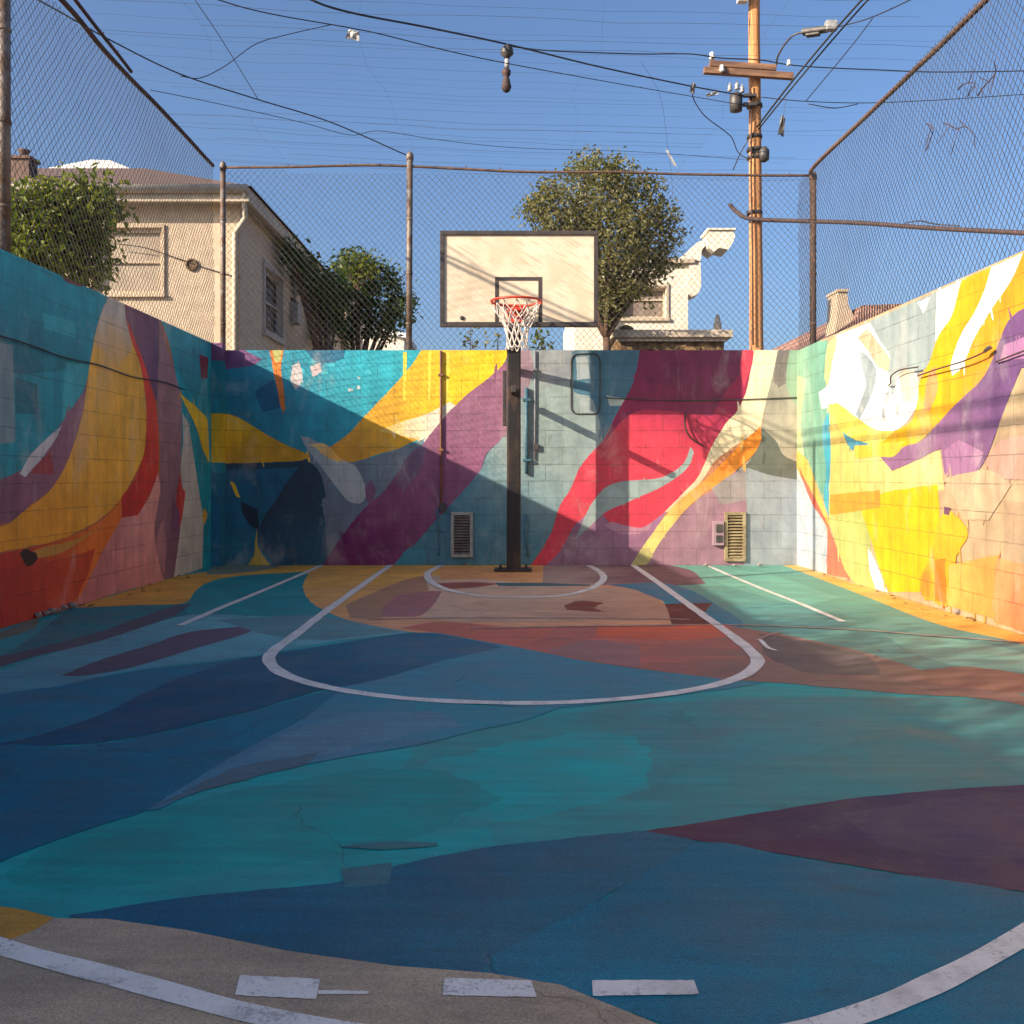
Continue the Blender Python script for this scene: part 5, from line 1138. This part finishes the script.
def tree(name, base, lobes, nleaf, ln, lm, label, cat='tree', group=None, trunk_r=.12, fork=.45, lean=(0, 0), seed=1, clump=9, shell=.55, twigs=True, wd=.48, gaps=-.24):
    """lobes: (x, y, z, r) of the crown in world space; leaves grow in small clumps through the volume"""
    r2 = random.Random(seed); base = Vector(base); t = empty(name, base, 0, label, cat, group)
    q = MB(); tot = sum(l[3]**2 for l in lobes); tips = []
    for (x, y, z, r_) in lobes:
        k = max(3, int(nleaf*r_**2/tot/clump))
        for i in range(k):
            d = Vector((r2.gauss(0, 1), r2.gauss(0, 1), r2.gauss(0, 1))).normalized()
            bumpy = 1+.50*noise.noise(d*1.9+Vector((x, y, z)))+.26*noise.noise(d*5+Vector((z, x, y)))
            rad = r_*bumpy*(shell+(1-shell)*r2.random()**.6)*(1.0 if r2.random() > .06 else 1.15)
            c = Vector((x, y, z))+Vector((d.x*rad, d.y*rad, d.z*rad*.92))
            if noise.noise(c*(1.1/max(r_, .25))+Vector((seed, 0, 0))) < gaps: continue
            if r2.random() < .12:
                c += d*r_*r2.uniform(.08, .38); tips.append(c)
            for j in range(clump):
                o = Vector((r2.gauss(0, 1), r2.gauss(0, 1), r2.gauss(0, 1)))*ln*.85
                n_ = (d*.5+Vector((r2.gauss(0, 1), r2.gauss(0, 1), r2.gauss(0, 1)+.5))).normalized()
                leaf(q, c+o-base, n_, ln*r2.uniform(.6, 1.3), ln*wd*r2.uniform(.7, 1.25), r2)
    q.build('crown', lm, t)
    q = MB(); ztop = sum(l[2]*l[3] for l in lobes)/sum(l[3] for l in lobes); cx = sum(l[0]*l[3] for l in lobes)/sum(l[3] for l in lobes); cy = sum(l[1]*l[3] for l in lobes)/sum(l[3] for l in lobes)
    f = Vector((base.x+lean[0], base.y+lean[1], base.z+(ztop-base.z)*fork))
    P = smooth_line([Vector((0, 0, 0)), (f-base)*.5+Vector((r2.uniform(-.1, .1), 0, 0)), f-base], 5)
    q.tube(P, [trunk_r*(1.25-.5*i/(len(P)-1)) for i in range(len(P))], 8)
    for (x, y, z, r_) in lobes:
        e = Vector((x, y, z))-base; s = f-base; mid = s.lerp(e, .5)+Vector((r2.uniform(-.15, .15), r2.uniform(-.15, .15), r2.uniform(-.05, .2)))*r_
        L_ = smooth_line([s, mid, e], 5); q.tube(L_, [trunk_r*(.62-.5*i/(len(L_)-1)) for i in range(len(L_))], 6)
    if twigs:
        for c in tips[:90]:
            b = min(lobes, key=lambda l: (Vector(l[:3])-c).length); e = Vector(b[:3])-base
            q.tube([e, e.lerp(c-base, .55)+Vector((0, 0, .05)), c-base], [trunk_r*.14, trunk_r*.09, trunk_r*.03], 4)
    q.build('trunk', M_BARK, t); return t
# big olive tree right of the hoop
DT = 20.9
def lb(px, py, rpx, d=DT, dy=0): v_ = at(px, py, d+dy); return (v_.x, v_.y, v_.z, rpx*d/F)
tree('olive_tree', (at(614, 400, DT).x, DT, G0), [lb(600, 205, 40), lb(560, 212, 30, dy=-.3), lb(640, 212, 30, dy=.2), lb(592, 178, 24), lb(628, 184, 22), lb(575, 240, 32), lb(610, 245, 42, dy=-.4), lb(648, 240, 28, dy=.3), lb(630, 272, 30), lb(600, 282, 24), lb(648, 264, 22), lb(540, 207, 14), lb(664, 215, 14), lb(612, 165, 12), lb(528, 214, 8), lb(548, 190, 10), lb(672, 238, 9), lb(655, 186, 9), lb(582, 162, 8), lb(618, 296, 15), lb(594, 298, 16), lb(606, 312, 10)],
     16000, .11, LF_OLIVE, 'big rounded olive green tree behind the fence, right of the backboard', gaps=-.36, trunk_r=.10, fork=.66, lean=(-.15, .1), seed=3)
# bright leafy tree at the left edge
dl = 9.6
tree('leafy_tree', (-5.6, 12.3, G0), [lb(28, 230, 30, 12), lb(58, 222, 26, 12.2), lb(84, 208, 22, 12.4), lb(20, 268, 34, 11.8), lb(62, 262, 34, 12.2), lb(88, 246, 22, 12.5), lb(-40, 235, 40, 12), lb(102, 220, 13, 12.4), lb(44, 196, 12, 12.2), lb(72, 188, 11, 12.3), lb(98, 192, 12, 12.4), lb(113, 206, 7, 12.5), lb(22, 198, 9, 12), lb(100, 268, 10, 12.5)],
     8000, .12, LF_GREEN, 'bright yellow green leafy tree rising over the left wall', trunk_r=.09, fork=.6, seed=5, clump=6, wd=.5)
# dark foliage behind the tan house
tree('evergreen_tree', (-3.75, 20.4, G0), [lb(300, 266, 13, 19.0), lb(311, 283, 16, 20.0), lb(326, 300, 18, 21.6), lb(330, 280, 15, 22.4), lb(338, 315, 15, 22.6), lb(293, 254, 8, 18.5), lb(324, 325, 13, 21.6), lb(288, 247, 5, 18.2)], 3800, .12, LF_DARK, 'dark evergreen foliage leaning over the end of the tan house', trunk_r=.10, fork=.6, seed=8)
tree('evergreen_tree', (at(358, 420, 24).x, 24, G0), [lb(355, 270, 20, 24), lb(375, 275, 16, 24.2), lb(352, 300, 22, 24), lb(380, 298, 22, 24.3), lb(398, 285, 14, 24.5), lb(400, 310, 16, 24.3), lb(370, 318, 18, 24), lb(350, 330, 14, 23.8), lb(388, 325, 14, 24)], 5200, .14, LF_DARK, 'rounded dark green tree between the tan house and the second back post', trunk_r=.13, fork=.6, seed=9)
q = [lb(355, 260, 9, 23.7), lb(362, 270, 9, 23.6), lb(347, 268, 7, 23.6), lb(372, 268, 7, 23.7)]
tree('leafy_tree', (at(357, 420, 23.6).x, 23.6, G0), q, 500, .13, LF_GREEN, 'few sunlit green leaf tufts on top of the rounded dark tree', trunk_r=.04, fork=.9, seed=10, clump=5)
# low shoots peeping over the wall under the backboard
for i, (px, py, hgt) in enumerate(((471, 333, 14), (497, 335, 15), (541, 337, 16))):
    tree('shrub', (at(px, 400, 13.0).x, 13.0, G0), [lb(px, py, 6, 13.0), lb(px+1, py+7, 5, 13.0), lb(px-1, py+14, 5, 13.0)], 70, .085, LF_OLIVE if i < 2 else LF_GREEN, ('thin leafy shoot under the left half of the backboard', 'thin leafy shoot just left of the net', 'brownish leafy tuft just right of the net')[i], 'shrub', trunk_r=.02, fork=.8, seed=20+i, clump=4, twigs=False)
# unseen trees added beyond the shaded wall to throw dappled shade on the court
tree('leafy_tree', (-6.0, 0, G0), [(-6.0, -.4, 3.5, 1.0), (-5.9, .8, 3.6, .95), (-6.2, -1.4, 3.4, 1.0), (-6.1, .2, 4.0, .6)], 3200, .14, LF_GREEN, 'broad leafy shade tree added beyond the near end of the shaded wall', trunk_r=.12, seed=31, clump=7)
tree('leafy_tree', (-6.2, 2.4, G0), [(-6.2, 2.0, 3.5, .95), (-6.0, 2.9, 3.3, .75), (-6.4, 3.8, 3.25, .65), (-6.2, 5.6, 3.4, .55)], 2400, .14, LF_GREEN, 'lower leafy shade tree added beyond the middle of the shaded wall', trunk_r=.10, seed=32, clump=7)

# pebbles and dry leaves at the foot of the walls
M_PEB = simple('grey pebble', (.34, .31, .28), (.16, .14, .13), 20, .9)
def pebble(x, y, s, label):
    bm = bmesh.new(); bmesh.ops.create_icosphere(bm, subdivisions=2, radius=s)
    for v_ in bm.verts: v_.co *= 1+.4*noise.noise(v_.co*(1.3/s)+Vector((x, y, 0))); v_.co.z *= .6
    q = MB(); q.add_bm(bm, smooth=False); o = q.build('pebble', M_PEB); o.location = (x, y, s*.45+.016); tag(o, label, 'pebble', 'pebbles at the foot of the walls')
for i, (px, py) in enumerate(((52, 613), (58, 612), (64, 609), (46, 615), (38, 617), (72, 607), (118, 592), (958, 614), (966, 613), (972, 615), (735, 566), (760, 566), (706, 566))):
    x, y = on_floor(px, py+1.5); wall = 'shaded teal wall' if px < 400 else ('back wall' if px < 780 else 'sunlit yellow wall')
    pebble(x, min(y, 11.95), rnd.uniform(.016, .034), 'small rough pebble lying at the foot of the '+wall)

M_DRY = simple('dry brown leaf', (.24, .13, .05), (.12, .065, .03), 30, .8)
def dry_leaf(x, y, s, rz, label):
    q = MB(); n_ = 5
    top = [((i/(n_-1)-.5)*s, 0, .22*s*math.sin(i/(n_-1)*math.pi)*.4+.10*s) for i in range(n_)]
    for sd in (-1, 1):
        for i in range(n_-1):
            w0, w1 = (s*.32*math.sin(math.pi*min(max(k/(n_-1), .06), .94)) for k in (i, i+1))
            a_, b_ = top[i], top[i+1]; c_ = (b_[0], sd*w1, b_[2]+w1*.5); d_ = (a_[0], sd*w0, a_[2]+w0*.5)
            q.quad(*((a_, b_, c_, d_) if sd > 0 else (d_, c_, b_, a_)))
    o = q.build('dry_leaf', M_DRY); o.location = (x, y, .006); o.rotation_euler = (rnd.uniform(-.2, .2), rnd.uniform(-.15, .15), rz); tag(o, label, 'leaf', 'dry leaves at the foot of the walls')
for i in range(46):
    k = rnd.random(); e = abs(rnd.gauss(0, .10))+.03
    if k < .4: x, y, wn = WL+e, rnd.uniform(7.0, 11.7), 'shaded teal wall'
    elif k < .7: x, y, wn = WR-e, rnd.uniform(6.7, 11.8), 'sunlit yellow wall'
    else: x, y, wn = rnd.uniform(-3.1, 3.2), WB-e, 'back wall'
    dry_leaf(x, y, rnd.uniform(.03, .065), rnd.uniform(0, 6.28), 'small curled brown leaf lying at the foot of the '+wn)

# ================================================================ light, sky and camera
Ld = Vector((1, KX, KZ)).normalized(); elev = math.asin(-Ld.z); az = math.atan2(-Ld.x, -Ld.y)
sun = bpy.data.lights.new('sun', 'SUN'); sun.energy = SUN; sun.angle = R(.5); sun.color = (1.0, .83, .62)
so = bpy.data.objects.new('sun', sun); COL.objects.link(so); so.rotation_euler = Ld.to_track_quat('-Z', 'Y').to_euler(); so.location = (-20, -8, 15)
w = bpy.data.worlds.new('World'); S.world = w; w.use_nodes = True; nt = w.node_tree; nt.nodes.clear()
sk = nt.nodes.new('ShaderNodeTexSky'); sk.sky_type = 'NISHITA'; sk.sun_disc = False; sk.sun_elevation = elev; sk.sun_rotation = az % (2*math.pi)
sk.air_density = .85; sk.dust_density = 3.5; sk.ozone_density = 4.6; sk.altitude = 0
bg = nt.nodes.new('ShaderNodeBackground'); bg.inputs[1].default_value = SKY; ow = nt.nodes.new('ShaderNodeOutputWorld')
lk(nt, sk.outputs[0], bg.inputs[0]); lk(nt, bg.outputs[0], ow.inputs[0])
cam = bpy.data.cameras.new('camera'); co = bpy.data.objects.new('camera', cam); COL.objects.link(co); S.camera = co
co.location = (0, 0, H); co.rotation_euler = (R(90), 0, 0); cam.sensor_width = 36; cam.sensor_fit = 'HORIZONTAL'; cam.lens = 36*F/1024
cam.shift_y = -(512-HY)/1024; cam.clip_start = .05; cam.clip_end = 3000
S.view_settings.view_transform = 'Standard'; S.view_settings.look = 'None'; S.view_settings.exposure = EXPO; S.view_settings.gamma = 1
S.cycles.max_bounces = 8; S.cycles.diffuse_bounces = 4; S.cycles.use_denoising = True
try: S.cycles.denoiser = 'OPENIMAGEDENOISE'
except Exception: pass
